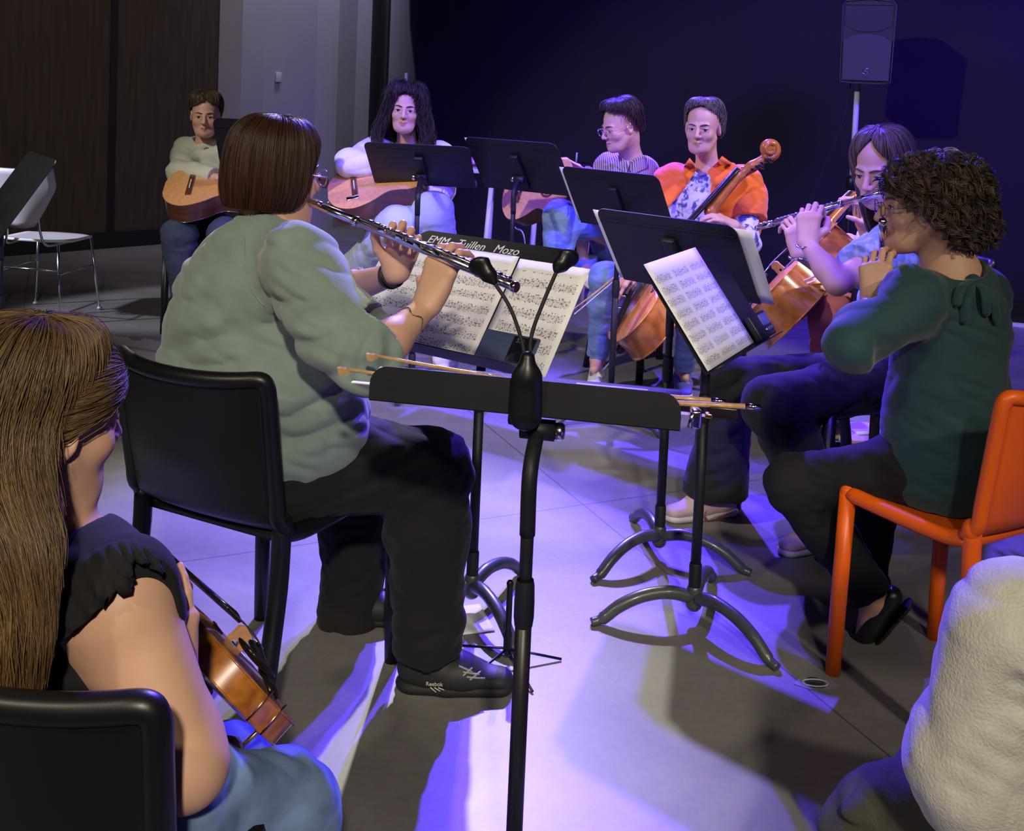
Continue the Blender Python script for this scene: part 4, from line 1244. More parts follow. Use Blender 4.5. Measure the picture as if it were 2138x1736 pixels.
stand('F', (768, 298, 4.78), (970, 305, 4.72), (-.55, 6), 48, 'wide low black music stand before the long haired guitarist', top=True, foot=(858, 812), leg_rot=.4)
stand('G', (438, 247, 4.95), (655, 255, 4.85), (-1.5, 6), 22, 'black music stand hiding half of the boy guitarist', top=True, foot=(530, 768), leg_rot=.9)
stand('H', (2, 482, 3.35), (-52, 476, 3.82), (-3, 3.2), 34, 'black music stand cut by the left frame edge before the white chairs', foot=(-6, 985), leg_rot=.2)

# ------------------------------------------------------------------ chairs
shell_chair((-.512, 2.29), (.43, .9), M['black_plastic'], 'black plastic chair carrying the flutist in the green sweater', back_h=.81, w=.385)
ORANGE_CH = shell_chair((1.085, 2.37), (-.5, .87), M['orange_plastic'], 'bright orange plastic chair carrying the curly haired flutist', w=.36, back_h=.80, dep=.80)
shell_chair((1.10, 3.33), (-.9, -.43), M['black_plastic'], 'black plastic chair under the flutist in light blue')
shell_chair((-.50, 1.20), (.2, .98), M['black_plastic'], 'black chair back in the near left corner, behind the girl with long hair', dep=.60, back_h=.757)
shell_chair((.93, 5.02), (-.35, -.94), M['black_plastic'], 'black plastic chair under the cellist in the orange vest')
shell_chair((-.53, 5.42), (.05, -1), M['orange_plastic'], 'orange plastic chair under the long haired guitarist')
shell_chair((-1.68, 5.72), (.2, -1), M['black_plastic'], 'black chair under the boy guitarist')
shell_chair((1.55, 4.05), (-.95, -.3), M['black_plastic'], 'black chair hidden behind the flutist in light blue, under the second cellist')
shell_chair((1.02, 1.05), (-.75, .66), M['black_plastic'], 'black chair at the lower right frame edge, under the child in the cream sweater')
wire_chair((-2.62, 5.80), (.15, .99), 'white chair with thin chrome legs and its whole seat in view')
# ------------------------------------------------------------------ cloth
M['green_knit'] = mat('grey green jersey', (.20, .275, .24), .95, bump=.25, bscale=420, var=.10, vscale=18, sheen=.25)
M['teal_knit'] = mat('dark teal viscose', (.008, .048, .054), .8, bump=.12, bscale=380, var=.08, vscale=12, sheen=.2)
M['black_cloth'] = mat('black trousers', (.007, .0066, .0066), .9, bump=.15, bscale=350, sheen=.05)
M['charcoal_cloth'] = mat('charcoal trousers', (.008, .008, .009), .9, bump=.12, bscale=350)
M['denim'] = mat('blue denim', (.17, .27, .47), .9, bump=.3, bscale=600, var=.35, vscale=14, stretch=(1, 1, 2.5))
M['pale_denim'] = mat('pale denim', (.42, .50, .62), .9, bump=.2, bscale=500, var=.12, vscale=12)
M['dark_denim'] = mat('dark denim', (.035, .05, .10), .9, bump=.2, bscale=500, var=.2, vscale=12)
M['black_top'] = mat('black gauze', (.006, .006, .008), .95, bump=.12, bscale=160)
M['cream_knit'] = mat('cream fleece', (.55, .55, .475), .95, bump=.5, bscale=260, var=.12, vscale=40, sheen=.4)
M['olive_cord'] = mat('dark olive trousers', (.055, .055, .04), .9, bump=.3, bscale=200, var=.3, vscale=20)
M['orange_wool'] = mat('orange wool', (.9, .17, .02), .9, bump=.15, bscale=300, sheen=.3)
M['white_cotton'] = mat('white cotton', (.70, .70, .74), .9, bump=.1, bscale=250)
M['blue_cotton'] = mat('pale blue cotton', (.22, .33, .62), .9, bump=.1, bscale=250)
M['grey_hood'] = mat('pale grey green fleece', (.52, .54, .43), .95, bump=.2, bscale=250)
M['pink_cloth'] = mat('dusty red trousers', (.45, .13, .11), .9, bump=.1, bscale=200)
M['black_leather'] = mat('black leather', (.012, .012, .012), .35, bump=.08, bscale=150)
M['black_sneaker'] = mat('black canvas', (.02, .021, .02), .6, bump=.12, bscale=300)
M['pink_sneaker'] = mat('pale pink suede', (.55, .40, .38), .8, bump=.1, bscale=200)
M['white_sole'] = mat('white rubber', (.62, .60, .56), .6)
M['lace_grey'] = mat('grey lace', (.35, .34, .33), .9)
M['blue_sneaker'] = mat('blue sneaker', (.12, .10, .5), .7)
def pattern_mat(name, c1, c2, scale, kind='noise', axis=(1, 0, 0), thr=.5):
    m = bpy.data.materials.new(name); m.use_nodes = True; N, L = nodes(m); b = N['Principled BSDF']; b.inputs['Roughness'].default_value = .9
    tc = N.new('ShaderNodeTexCoord')
    if kind == 'stripe':
        t = N.new('ShaderNodeTexWave'); t.inputs['Scale'].default_value = scale; t.inputs['Distortion'].default_value = .8; t.inputs['Detail'].default_value = 1; o = t.outputs['Fac']
    else:
        t = N.new('ShaderNodeTexNoise'); t.inputs['Scale'].default_value = scale; t.inputs['Detail'].default_value = 2; o = t.outputs['Fac']
    L.new(tc.outputs['Object'], t.inputs['Vector'])
    r = N.new('ShaderNodeValToRGB'); r.color_ramp.elements[0].position = thr-.04; r.color_ramp.elements[1].position = thr+.04
    r.color_ramp.elements[0].color = (*c1, 1); r.color_ramp.elements[1].color = (*c2, 1); L.new(o, r.inputs[0]); L.new(r.outputs[0], b.inputs['Base Color']); return m
M['floral'] = pattern_mat('blue print on white', (.62, .62, .70), (.08, .09, .25), 28, thr=.56)
M['stripe'] = pattern_mat('fine striped shirt', (.62, .46, .46), (.14, .09, .16), 32, 'stripe', thr=.55)
M['blue_floral'] = pattern_mat('pale blue floral', (.24, .36, .62), (.42, .52, .75), 40, thr=.55)

# ------------------------------------------------------------------ flutist in the green sweater
def person_green():
    d = 2.3
    p = Person('person in a grey green sweater seen from behind on a black chair, playing a flute', at(578, 358, 2.33), (.76, .64, -.10), (0, 0, 1), .96, 'warm', (.042, .015, .008), 1.16,
        front=(.86, .5, 0), nb=at(578, 478, 2.32), che=at(520, 610, 2.28), wai=at(505, 760, 2.26), pel=at(545, 905, 2.26),
        shR=at(628, 545, 2.10), elR=at(772, 752, 1.93), wrR=at(890, 642, 2.05), shL=at(520, 530, 2.46), elL=at(690, 615, 2.52), wrL=at(826, 572, 2.25),
        hipR=at(615, 960, 2.20), knR=at(895, 985, 2.30), anR=at(893, 1388, 2.30), toR=at(1000, 1440, 2.30),
        hipL=at(600, 930, 2.42), knL=at(752, 1000, 2.66), anL=at(728, 1318, 2.58), toL=at(836, 1318, 2.58))
    fm, fe = at(661, 428, 2.31), at(1079, 601, 1.93)
    fd = unit(fe-fm)
    hands = {'R': dict(f=(.30, .20, .90), n=unit(V(.55, .80, -.25)), t=(-.9, .3, .1), curls=((.55, .75, .35), (.55, .8, .4), (.55, .8, .4), (.50, .7, .4)), spread=.13, s=1.08),
             'L': dict(f=(.25, -.05, .95), n=(-.05, -1, .15), t=(-1, 0, 0), curls=((.95, 1.25, .7), (.9, 1.25, .7), (.95, 1.2, .7), (.9, 1.1, .6)), spread=.08, thumb=(.2, .2), s=1.05)}
    p.body(.0035, hands, neck_r=.060, fat=1.12, arm_w=1.06)
    p.face()
    def ex(F):
        F.cone(at(470, 640, 2.30), at(455, 760, 2.30), .115, .13, .08)     # broad back
        F.cone(at(600, 820, 2.20), at(640, 900, 2.22), .15, .15, .08)       # belly and hip
        F.cone(at(560, 880, 2.26), at(590, 950, 2.26), .165, .165, .06)
        F.cone(at(625, 560, 2.10), at(700, 700, 1.99), .075, .075, .05)     # full upper arm
        F.cone(at(700, 690, 1.99), at(765, 745, 1.94), .072, .064, .04)
        # deep folds at the armpit and round the elbow
        for a, b, r in ((at(540, 620, 2.02), at(610, 740, 1.98), .012), (at(610, 740, 2.0), at(700, 830, 1.98), .013), (at(480, 690, 2.1), at(560, 715, 2.06), .010), (at(800, 690, 1.87), at(770, 760, 1.86), .008), (at(745, 690, 1.88), at(720, 760, 1.88), .008), (at(820, 700, 1.9), at(815, 760, 1.88), .007)):
            F.cone(a, b, r, r*.7, .03, op='-')
    t = p.top('sweater', M['green_knit'], 1.22, 1.24, infl=.014, vox=.005, hem=.115, folds=.009, extra=ex, arm_w=1.12, arm_infl=.018, seed=11)
    # stitched raglan seam
    q = [surf([t], x, y, .0005, 2.1) for x, y in ((512, 462), (510, 500), (512, 540), (517, 580), (530, 612), (552, 640))]
    MB().tube(spline(q, 5), .0016, 6).build('seam', M['green_knit'], t)
    p.trousers(M['black_cloth'], infl=.012, rt=.104, rk=.088, ra=.074, ends=(.98, .925), folds=.006)
    o, b, f, x, z = p.shoe('R', M['black_sneaker'], M['black_rubber'], fwd=None, w=.047)
    S = lambda x_, y_, l=.002: surf([o], x_, y_, l, 2.26)
    mb = MB()
    for (a, c) in (((958, 1392), (985, 1404)), ((966, 1404), (1000, 1410)), ((974, 1414), (1012, 1418)), ((985, 1396), (966, 1412)), ((1002, 1404), (980, 1420))):
        mb.tube([S(a[0]+(c[0]-a[0])*t, a[1]+(c[1]-a[1])*t, .0025) for t in np.linspace(0, 1, 6)], .0022, 6)
    mb.build('laces', M['lace_grey'], o)
    q0, q1, q2 = S(890, 1429), S(930, 1431), S(910, 1413)
    e1 = unit(q1-q0); e2 = unit((q2-(q0+q1)/2)-e1*np.dot(q2-(q0+q1)/2, e1)); nn = np.cross(e1, e2)
    lettering('emblem', 'Reebok', q0+nn*.0035, e1, e2, .0125, M['white_sole'], o)
    mb = MB()
    for i in range(3):
        a = q0+e1*(.010+.009*i)-e2*.003+nn*.0045
        mb.tube([a, a+e1*.014-e2*(.011-.003*i)], .0013, 5)
    mb.build('emblem', M['white_sole'], o)
    p.shoe('L', M['black_sneaker'], M['black_rubber'])
    prof = [(0, 0, -.012, .130), (.054, .062, -.012, .123), (.086, .100, -.014, .086), (.097, .111, -.014, .035), (.100, .111, -.014, -.02), (.096, .104, -.016, -.062), (.084, .090, -.020, -.092)]
    make_hair(p.e, p.o, p.R, p.s, prof, [(0, .42), (35, .50), (58, .66), (75, .95), (180, 1.0)], 6500, p.hc, rad=.0009, jit=.003, drift=.06, seglen=.8, m=16, seed=2, colvar=.45, capshade=.8)
    # wrist bands and forearm tattoo
    J = p.J
    def band(name, a, t, r, rr, m):
        q = J['el'+a]+(J['wr'+a]-J['el'+a])*t; ax = unit(J['wr'+a]-J['el'+a]); u, v, _ = frame_of(ax)
        MB().tube([q+(u*math.cos(k)+v*math.sin(k))*r for k in np.linspace(0, 2*PI, 30)], rr, 8, cap=False).build(name, m, p.e)
    band('bracelet', 'L', .93, .0285, .0032, M['black_rubber']); band('bracelet', 'L', .97, .0278, .0028, M['black_rubber'])
    ax = unit(J['wrR']-J['elR']); q = J['elR']+(J['wrR']-J['elR'])*.72; u, v, _ = frame_of(ax)
    ring = []
    for k in np.linspace(0, 2*PI, 40): ring.append(q+(u*math.cos(k)+v*math.sin(k))*.0298+ax*(.006*math.sin(k*5)))
    mbt = MB().tube(ring, [.0012+.0010*abs(math.sin(k*1.7)) for k in range(40)], 5, cap=False); mbt.build('tattoo', mat('tattoo ink', (.10, .075, .065), .6), p.e)
    p.glasses()
    flute(fm, fe, (.1, .1, 1), 'silver flute across the body of the player in the green sweater')
    return p
person_green()

# ------------------------------------------------------------------ curly haired flutist
def person_curly():
    p = Person('person with brown curly hair and dark teal blouse on an orange chair', at(1928, 428, 2.52), (-1, .10, -.08), (0, 0, 1), .98, 'warm', (.095, .066, .043), 1.02,
        front=(-.72, .69, 0), nb=at(1985, 568, 2.50), che=at(1985, 690, 2.47), wai=at(1975, 850, 2.44), pel=at(1965, 960, 2.44),
        shL=at(1905, 622, 2.35), elL=at(1780, 728, 2.26), wrL=at(1822, 630, 2.45), shR=at(2050, 615, 2.62), elR=at(2050, 740, 2.86), wrR=at(1935, 640, 2.92),
        hipL=at(1935, 975, 2.40), knL=at(1660, 1010, 2.56), anL=at(1826, 1252, 2.60), toL=at(1786, 1380, 2.60),
        hipR=at(1955, 955, 2.58), knR=at(1830, 985, 2.90), anR=at(1806, 1215, 2.82), toR=at(1752, 1275, 2.80))
    fm = at(1843, 482, 2.50); fe = fm+unit(V(.30, .75, -.52))*.60
    hands = {'L': dict(f=(.10, .25, .95), n=(.45, .75, -.1), t=(.3, -.9, .2), curls=((.5, .8, .4),)*4, spread=.05),
             'R': dict(f=(-.2, -.25, .9), n=(-.8, -.4, -.1), t=(-.5, -.8, .1), curls=((.6, .8, .4),)*4)}
    p.body(.0035, hands, neck_r=.056)
    p.face(closed=True)
    def ex(F):
        F.cone(at(1990, 660, 2.46), at(1985, 800, 2.44), .135, .135, .06, flat=(p.front, .8))
        F.cone(at(1975, 840, 2.44), at(1975, 965, 2.43), .145, .165, .06, flat=(p.front, .85))
        F.cone(at(1900, 640, 2.34), at(1785, 722, 2.27), .056, .046, .04)
        for a, b, r in ((at(1850, 700, 2.2), at(1850, 800, 2.25), .014), (at(1870, 740, 2.24), at(1960, 840, 2.25), .009), (at(1860, 800, 2.25), at(1960, 900, 2.25), .010), (at(1900, 850, 2.23), at(2040, 880, 2.26), .008)):
            F.cone(a, b, r, r*.6, .035, op='-')
        F.cone(at(1995, 520, 2.44), at(1985, 552, 2.47), .088, .078, .012, op='-')
        F.cone(at(2022, 590, 2.39), at(2032, 640, 2.37), .012, .004, .004, op='-')
    bl = p.top('blouse', M['teal_knit'], 1.5, 1.4, infl=.012, vox=.0045, hem=.09, folds=.006, extra=ex, arm_w=1.12, neck=.062, seed=21)
    # tied bow at the nape: two loops and two hanging ends
    mb = MB()
    S = lambda x, y, l=.010: surf([bl, p.bodyo], x, y, l, 2.38)
    k0 = S(2026, 585)
    for dx, dz, w_ in ((-20, 95, .013), (28, 80, .012), (-38, 60, .012), (48, 95, .013)):
        q = [k0, S(2026+dx*.7, 582+dz*.4, .016), S(2026+dx, 582+dz*1.0, .010)]
        q = spline(q, 6)
        mb.tube(q, [.004]+[w_*.9]*(len(q)-2)+[.006], 8, flat=(1, .28))
    mb.sphere(k0, (.016, .012, .012), 8)
    mb.build('neck_tie', M['teal_knit'], p.e)
    p.trousers(M['charcoal_cloth'], infl=.010, rt=.078, rk=.062, ra=.048, ends=(.93, .93), folds=.005, seed=8)
    for a, fw in (('L', unit(V(-.40, .12, -.62))), ('R', unit(V(-.45, .2, -.5)))):
        p.shoe(a, M['black_leather'], M['black_rubber'], fwd=fw, kind='ballet', w=.036)
    # curls: helices all over the head
    g = np.random.default_rng(4)
    prof = [(0, 0, -.035, .118), (.068, .080, -.035, .110), (.102, .115, -.033, .070), (.112, .128, -.033, .012), (.108, .128, -.036, -.045), (.092, .112, -.042, -.078), (.070, .088, -.046, -.096)]
    tm = [(0, .36), (35, .42), (62, .52), (82, .74), (100, .92), (180, 1.0)]
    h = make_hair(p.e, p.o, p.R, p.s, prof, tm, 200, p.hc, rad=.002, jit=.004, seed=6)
    pr = np.array(spline([V(*q) for q in prof], 6)); ts = np.linspace(0, 1, len(pr))
    nl, rep, m = 1150, 7, 22
    n = nl*rep
    R_ = lambda a: np.repeat(a, rep, axis=0)
    ph = g.uniform(-PI, PI, nl); T = np.interp(np.degrees(np.abs(ph)), [q[0] for q in tm], [q[1] for q in tm]); t = g.uniform(0.02, 1, nl)**.8*T*.98
    lift = np.abs(g.standard_normal(nl))*.006
    dwn = np.stack([g.normal(0, .6, nl), g.normal(0, .6, nl), -np.ones(nl)*.9], -1); dwn /= np.linalg.norm(dwn, axis=1, keepdims=True)
    turns = g.uniform(.5, 1.35, nl); rad = g.uniform(.005, .011, nl); ln = g.uniform(.030, .058, nl); f0 = g.uniform(0, 6, nl); cb = 1+.42*g.standard_normal(nl)
    ph, t, lift, dwn = R_(ph)+g.normal(0, .020, n), np.clip(R_(t)+g.normal(0, .010, n), 0, 1), R_(lift)+g.normal(0, .0012, n), R_(dwn)
    x = [np.interp(t, ts, pr[:, i]) for i in range(4)]
    base = np.stack([(x[0]+lift)*np.sin(ph), (x[1]+lift)*np.cos(ph)+x[2], x[3]], -1)
    nrm = np.stack([np.sin(ph)*.8, np.cos(ph)*.8, .25+0*ph], -1)
    A = np.cross(dwn, nrm); A /= np.linalg.norm(A, axis=1, keepdims=True); B = np.cross(A, dwn)
    tt = np.linspace(0, 1, m); turns = R_(turns)[:, None]; rad = (R_(rad)*g.uniform(.85, 1.15, n))[:, None]; ln = R_(ln)[:, None]; f0 = (R_(f0)+g.normal(0, .16, n))[:, None]
    P = base[:, None]+dwn[:, None]*(ln*(tt[None]-.4))[..., None]+A[:, None]*(rad*np.cos(f0+turns*2*PI*tt))[..., None]+B[:, None]*(rad*np.sin(f0+turns*2*PI*tt))[..., None]
    W = p.o+(P*p.s)@p.R.T
    cols = np.array(p.hc)[None]*(R_(cb)*g.uniform(.75, 1.3, n))[:, None].clip(.3, 2.4)
    o = tubes_mesh('curls', W, .00085*np.sin(np.linspace(.3, PI-.3, m))**.5, M['hair'], h, cols); o['kind'] = 'stuff'
    p.glasses(mat('brown frame', (.12, .05, .03), .4), r=.020)
    flute(fm, fe, (.5, -.3, .8), 'flute of the curly haired player, mostly hidden behind the shoulder', tail=.045)
    return p
person_curly()

# ------------------------------------------------------------------ flutist in light blue
def person_blue():
    p = Person('person with long straight brown hair and light blue top, playing a flute', at(1842, 350, 3.26), (-.72, -.62, -.32), (0, 0, 1), .98, 'fair', (.12, .085, .06), 1.0,
        front=(-.9, -.43, 0), nb=at(1885, 470, 3.36), che=at(1890, 570, 3.36), wai=at(1875, 690, 3.36), pel=at(1855, 780, 3.38),
        shL=at(1868, 520, 3.18), elL=at(1748, 590, 3.02), wrL=at(1684, 508, 3.12), shR=at(1880, 510, 3.55), elR=at(1745, 570, 3.62), wrR=at(1668, 530, 3.42),
        hipL=at(1830, 795, 3.24), knL=at(1612, 848, 3.02), anL=at(1735, 1085, 3.16), toL=at(1670, 1115, 3.1),
        hipR=at(1840, 785, 3.48), knR=at(1520, 800, 3.36), anR=at(1500, 1048, 3.36), toR=at(1410, 1085, 3.30))
    fm, fe = at(1818, 409, 3.19), at(1580, 477, 3.72)
    hands = {'L': dict(f=(.05, .10, 1), n=(.5, .8, .1), t=(.7, -.5, 0), curls=((.75, 1.1, .6), (.75, 1.15, .6), (.75, 1.15, .6), (.7, 1.1, .6)), spread=.03),
             'R': dict(f=(-.2, .1, .95), n=(-.3, .9, .2), t=(.8, 0, 0), curls=((.8, 1.1, .6),)*4, spread=.06)}
    p.body(.0035, hands, neck_r=.05, fat=.96)
    p.face(gaze=(.1, -.25))
    def ex(F):
        F.cone(at(1860, 520, 3.16), at(1800, 555, 3.08), .075, .082, .04)
    p.top('blouse', M['blue_floral'], .62, .62, infl=.014, vox=.005, hem=.06, folds=.006, arm_w=1.2, arm_infl=.03, seed=31)
    def fl(F):
        F.cone(at(1500, 930, 3.36), at(1490, 1010, 3.36), .075, .105, .04); F.cone(at(1700, 990, 3.12), at(1730, 1070, 3.15), .075, .09, .04)
    p.trousers(M['black_cloth'], infl=.012, rt=.085, rk=.075, ra=.085, ends=(.90, .93), extra=fl, folds=.004)
    o, b, f, x, z = p.shoe('R', M['pink_sneaker'], M['white_sole'], w=.045)
    p.laces(o, b, f, x, z, M['white_cotton'])
    sw = [surf([o], x_, y_, .001, 3.3) for x_, y_ in ((1474, 1066), (1470, 1078), (1478, 1086), (1500, 1080), (1530, 1070))]
    MB().tube(spline(sw, 5), list(np.linspace(.002, .006, 8))+list(np.linspace(.006, .001, 13)), 6).build('emblem', mat('swoosh', (.26, .12, .12), .7), o)
    p.shoe('L', M['pink_sneaker'], M['white_sole'], w=.045)
    MB().tube([p.J['wrL']+V(math.cos(k)*.030, math.sin(k)*.030, .002*math.sin(3*k)-.01) for k in np.linspace(0, 2*PI, 26)], .003, 6, cap=False).build('bracelet', M['silver'], p.e)
    MB().tube([p.J['wrR']+V(math.cos(k)*.031, math.sin(k)*.031, .002*math.sin(3*k)-.015) for k in np.linspace(0, 2*PI, 26)], .004, 6, cap=False).build('bracelet', M['silver'], p.e)
    prof = [(0, 0, -.012, .130), (.058, .064, -.012, .122), (.085, .104, -.012, .078), (.093, .112, -.014, .02), (.095, .108, -.02, -.05), (.098, .10, -.035, -.14), (.09, .085, -.05, -.25), (.07, .06, -.06, -.33)]
    make_hair(p.e, p.o, p.R, p.s, prof, [(0, .12), (12, .19), (30, .27), (50, .36), (66, .85), (85, .95), (180, 1.0)], 3000, p.hc, rad=.0012, jit=.003, drift=.05, seglen=.9, m=16, seed=8, capshade=.8)
    flute(fm, fe, (0, -.2, 1), 'silver flute pointing left from the player in light blue')
    return p
person_blue()
# ------------------------------------------------------------------ cellist in the orange vest
def person_vest():
    p = Person('person in an orange sleeveless jacket over a print shirt, holding a cello and facing us', at(1468, 266, 4.80), (-.42, -.90, -.10), (0, 0, 1), 1.0, 'fair', (.10, .08, .065), .98,
        front=(-.30, -.95, 0), nb=at(1478, 358, 4.87), che=at(1478, 430, 4.86), wai=at(1480, 520, 4.86), pel=at(1484, 580, 4.90),
        shL=at(1553, 382, 4.80), elL=at(1562, 510, 4.66), wrL=at(1535, 472, 4.50), shR=at(1405, 378, 4.95), elR=at(1385, 500, 4.85), wrR=at(1320, 560, 4.55),
        hipL=at(1520, 590, 4.82), knL=at(1450, 640, 4.42), anL=at(1425, 775, 4.85), toL=at(1432, 800, 4.68),
        hipR=at(1440, 590, 4.9), knR=at(1262, 580, 4.55), anR=at(1248, 750, 4.72), toR=at(1236, 785, 4.55))
    hands = {'L': dict(f=(-.75, -.25, .35), n=(-.45, .2, -.7), t=(0, -.5, .8), curls=((.3, .5, .35),)*4, spread=.06),
             'R': dict(f=(-.5, -.3, -.5), n=(-.3, .3, -.7), t=(.2, -.8, .2), curls=((.5, .6, .3),)*4)}
    p.body(.0035, hands, neck_r=.048, fat=.95)
    p.face(gaze=(-.25, 0), iris=(.06, .07, .09))
    sh = p.top('shirt', M['floral'], 1.5, 1.75, infl=.010, vox=.005, hem=.1, folds=.004, arm_w=1.05, neck=.055, seed=41)
    def ex(F):
        F.cone(at(1553, 385, 4.80), at(1565, 440, 4.74), .058, .085, .05); F.cone(at(1405, 380, 4.95), at(1392, 435, 4.9), .058, .085, .05)
        F.cone(at(1540, 560, 4.85), at(1548, 640, 4.8), .09, .10, .05); F.cone(at(1560, 420, 4.78), at(1540, 560, 4.85), .08, .085, .05)
    def open_front(F):
        ex(F)
        up = unit(p.J['nb']-p.J['che']); F.cone(p.J['nb']-up*.05, p.J['nb']+up*.035, .098, .082, .02)
        Q = [surf([sh, p.bodyo], x, y, .0, 4.72) for x, y in ((1474, 345), (1462, 378), (1446, 418), (1424, 468))]
        for a, b, r1, r2 in ((Q[0], Q[1], .044, .050), (Q[1], Q[2], .050, .072), (Q[2], Q[3], .072, .095)):
            F.cone(a, b, r1, r2, .012, op='-')
    ve = p.top('vest', M['orange_wool'], .62, .62, infl=.026, vox=.0055, hem=.16, folds=.008, extra=open_front, arm_w=1.1, arm_infl=.026, neck=.03, seed=43)
    # turned-back collar lying on the jacket
    def flap(objs, q, m, dflt, lift=.008):
        a, b, c, d = [V(*t) for t in q]
        G = [[surf(objs, *((a*(1-u)+d*u)*(1-v)+(b*(1-u)+c*u)*v), lift+.006*math.sin(PI*u), dflt) for v in np.linspace(0, 1, 6)] for u in np.linspace(0, 1, 6)]
        MB().sheet(lambda u, v: G[int(round(u*5))][int(round(v*5))], 5, 5, .005).build('collar', m, p.e)
    flap([ve, sh, p.bodyo], ((1508, 326), (1478, 358), (1494, 394), (1540, 350)), M['orange_wool'], 4.72)
    flap([ve, sh, p.bodyo], ((1440, 330), (1424, 352), (1436, 385), (1458, 352)), M['orange_wool'], 4.74)
    p.trousers(M['denim'], infl=.008, rt=.080, rk=.058, ra=.044, ends=(.92, .95), folds=.004)
    o, *_ = p.shoe('R', M['white_cotton'], M['white_sole']); o, b, f, x, z = p.shoe('L', M['blue_sneaker'], M['white_sole']); p.laces(o, b, f, x, z, M['white_cotton'])
    prof = [(0, 0, -.014, .134), (.058, .064, -.014, .126), (.086, .104, -.014, .080), (.090, .110, -.016, .02), (.082, .104, -.022, -.04), (.055, .085, -.03, -.075)]
    make_hair(p.e, p.o, p.R, p.s, prof, [(0, .25), (35, .30), (58, .36), (78, .44), (95, .58), (112, .85), (180, 1.0)], 2600, p.hc, rad=.0013, jit=.004, drift=.35, seglen=.35, wave=.005, wfreq=16, seed=9, colvar=.6)
    return p
person_vest()

# cello in front of the vest: body low left, scroll up right
_b, _s = at(1320, 744, 4.50), at(1662, 338, 4.62)
bowed_instrument(_b, _s-_b, (-.95, -.05, .34), .695, .12, 'golden cello of the player in orange, scroll beside the shoulder', 'cello', M['cello_top'], M['cello_rib'], 'cello', endpin=.13)
bow(at(1186, 654, 4.30), at(1345, 520, 4.50), (-.2, -.3, -.9), 'cello bow held by the player in orange, tip low at the left')

# ------------------------------------------------------------------ second cellist, mostly hidden
def person_hidden():
    p = Person('person in dusty red trousers with a cello, mostly hidden behind two flutists', at(1965, 378, 4.02), (-.85, -.5, -.2), (0, 0, 1), .95, 'fair', (.12, .09, .06), .95,
        front=(-.95, -.3, 0), nb=at(1930, 430, 4.08), che=at(1930, 500, 4.08), wai=at(1925, 590, 4.08), pel=at(1920, 660, 4.10),
        shL=at(1930, 450, 3.90), elL=at(1830, 520, 3.85), wrL=at(1800, 470, 3.80), shR=at(1925, 450, 4.25), elR=at(1850, 540, 4.35), wrR=at(1775, 500, 3.95),
        hipL=at(1905, 675, 4.0), knL=at(1740, 660, 3.72), anL=at(1750, 860, 3.80), toL=at(1700, 890, 3.72),
        hipR=at(1905, 675, 4.2), knR=at(1740, 650, 4.2), anR=at(1740, 850, 4.2), toR=at(1690, 870, 4.15))
    hands = {'R': dict(f=(-.95, -.2, .05), n=(-.15, .1, -1), t=(0, -1, .2), curls=((.25, .5, .35), (.25, .45, .3), (.2, .4, .3), (.1, .3, .2)), spread=.10),
             'L': dict(f=(-.3, -.3, .8), n=(-.8, 0, -.4), t=(0, -1, 0), curls=((.5, .6, .4),)*4)}
    p.body(.0045, hands); p.face()
    p.top('sweater', M['white_cotton'], 1.7, 1.0, infl=.012, vox=.006, seed=51)
    p.trousers(M['pink_cloth'], infl=.014, rt=.09, rk=.075, ra=.055, vox=.006)
    p.shoe('L', M['black_leather'], M['white_sole']); p.shoe('R', M['black_leather'], M['white_sole'])
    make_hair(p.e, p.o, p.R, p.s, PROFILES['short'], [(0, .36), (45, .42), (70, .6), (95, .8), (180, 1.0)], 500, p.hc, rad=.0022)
person_hidden()
_b, _s = at(1618, 714, 3.66), at(1800, 522, 3.92)
bowed_instrument(_b, _s-_b, (-.84, .14, .42), .53, .135, 'reddish brown cello lying edge-on behind the dark knees', 'cello', M['cello_top'], M['cello_rib'], 'cello', endpin=.10)
bow(at(1572, 622, 3.62), at(1745, 556, 3.70), (.2, 0, -1), 'bow crossing the strings of the edge-on cello')

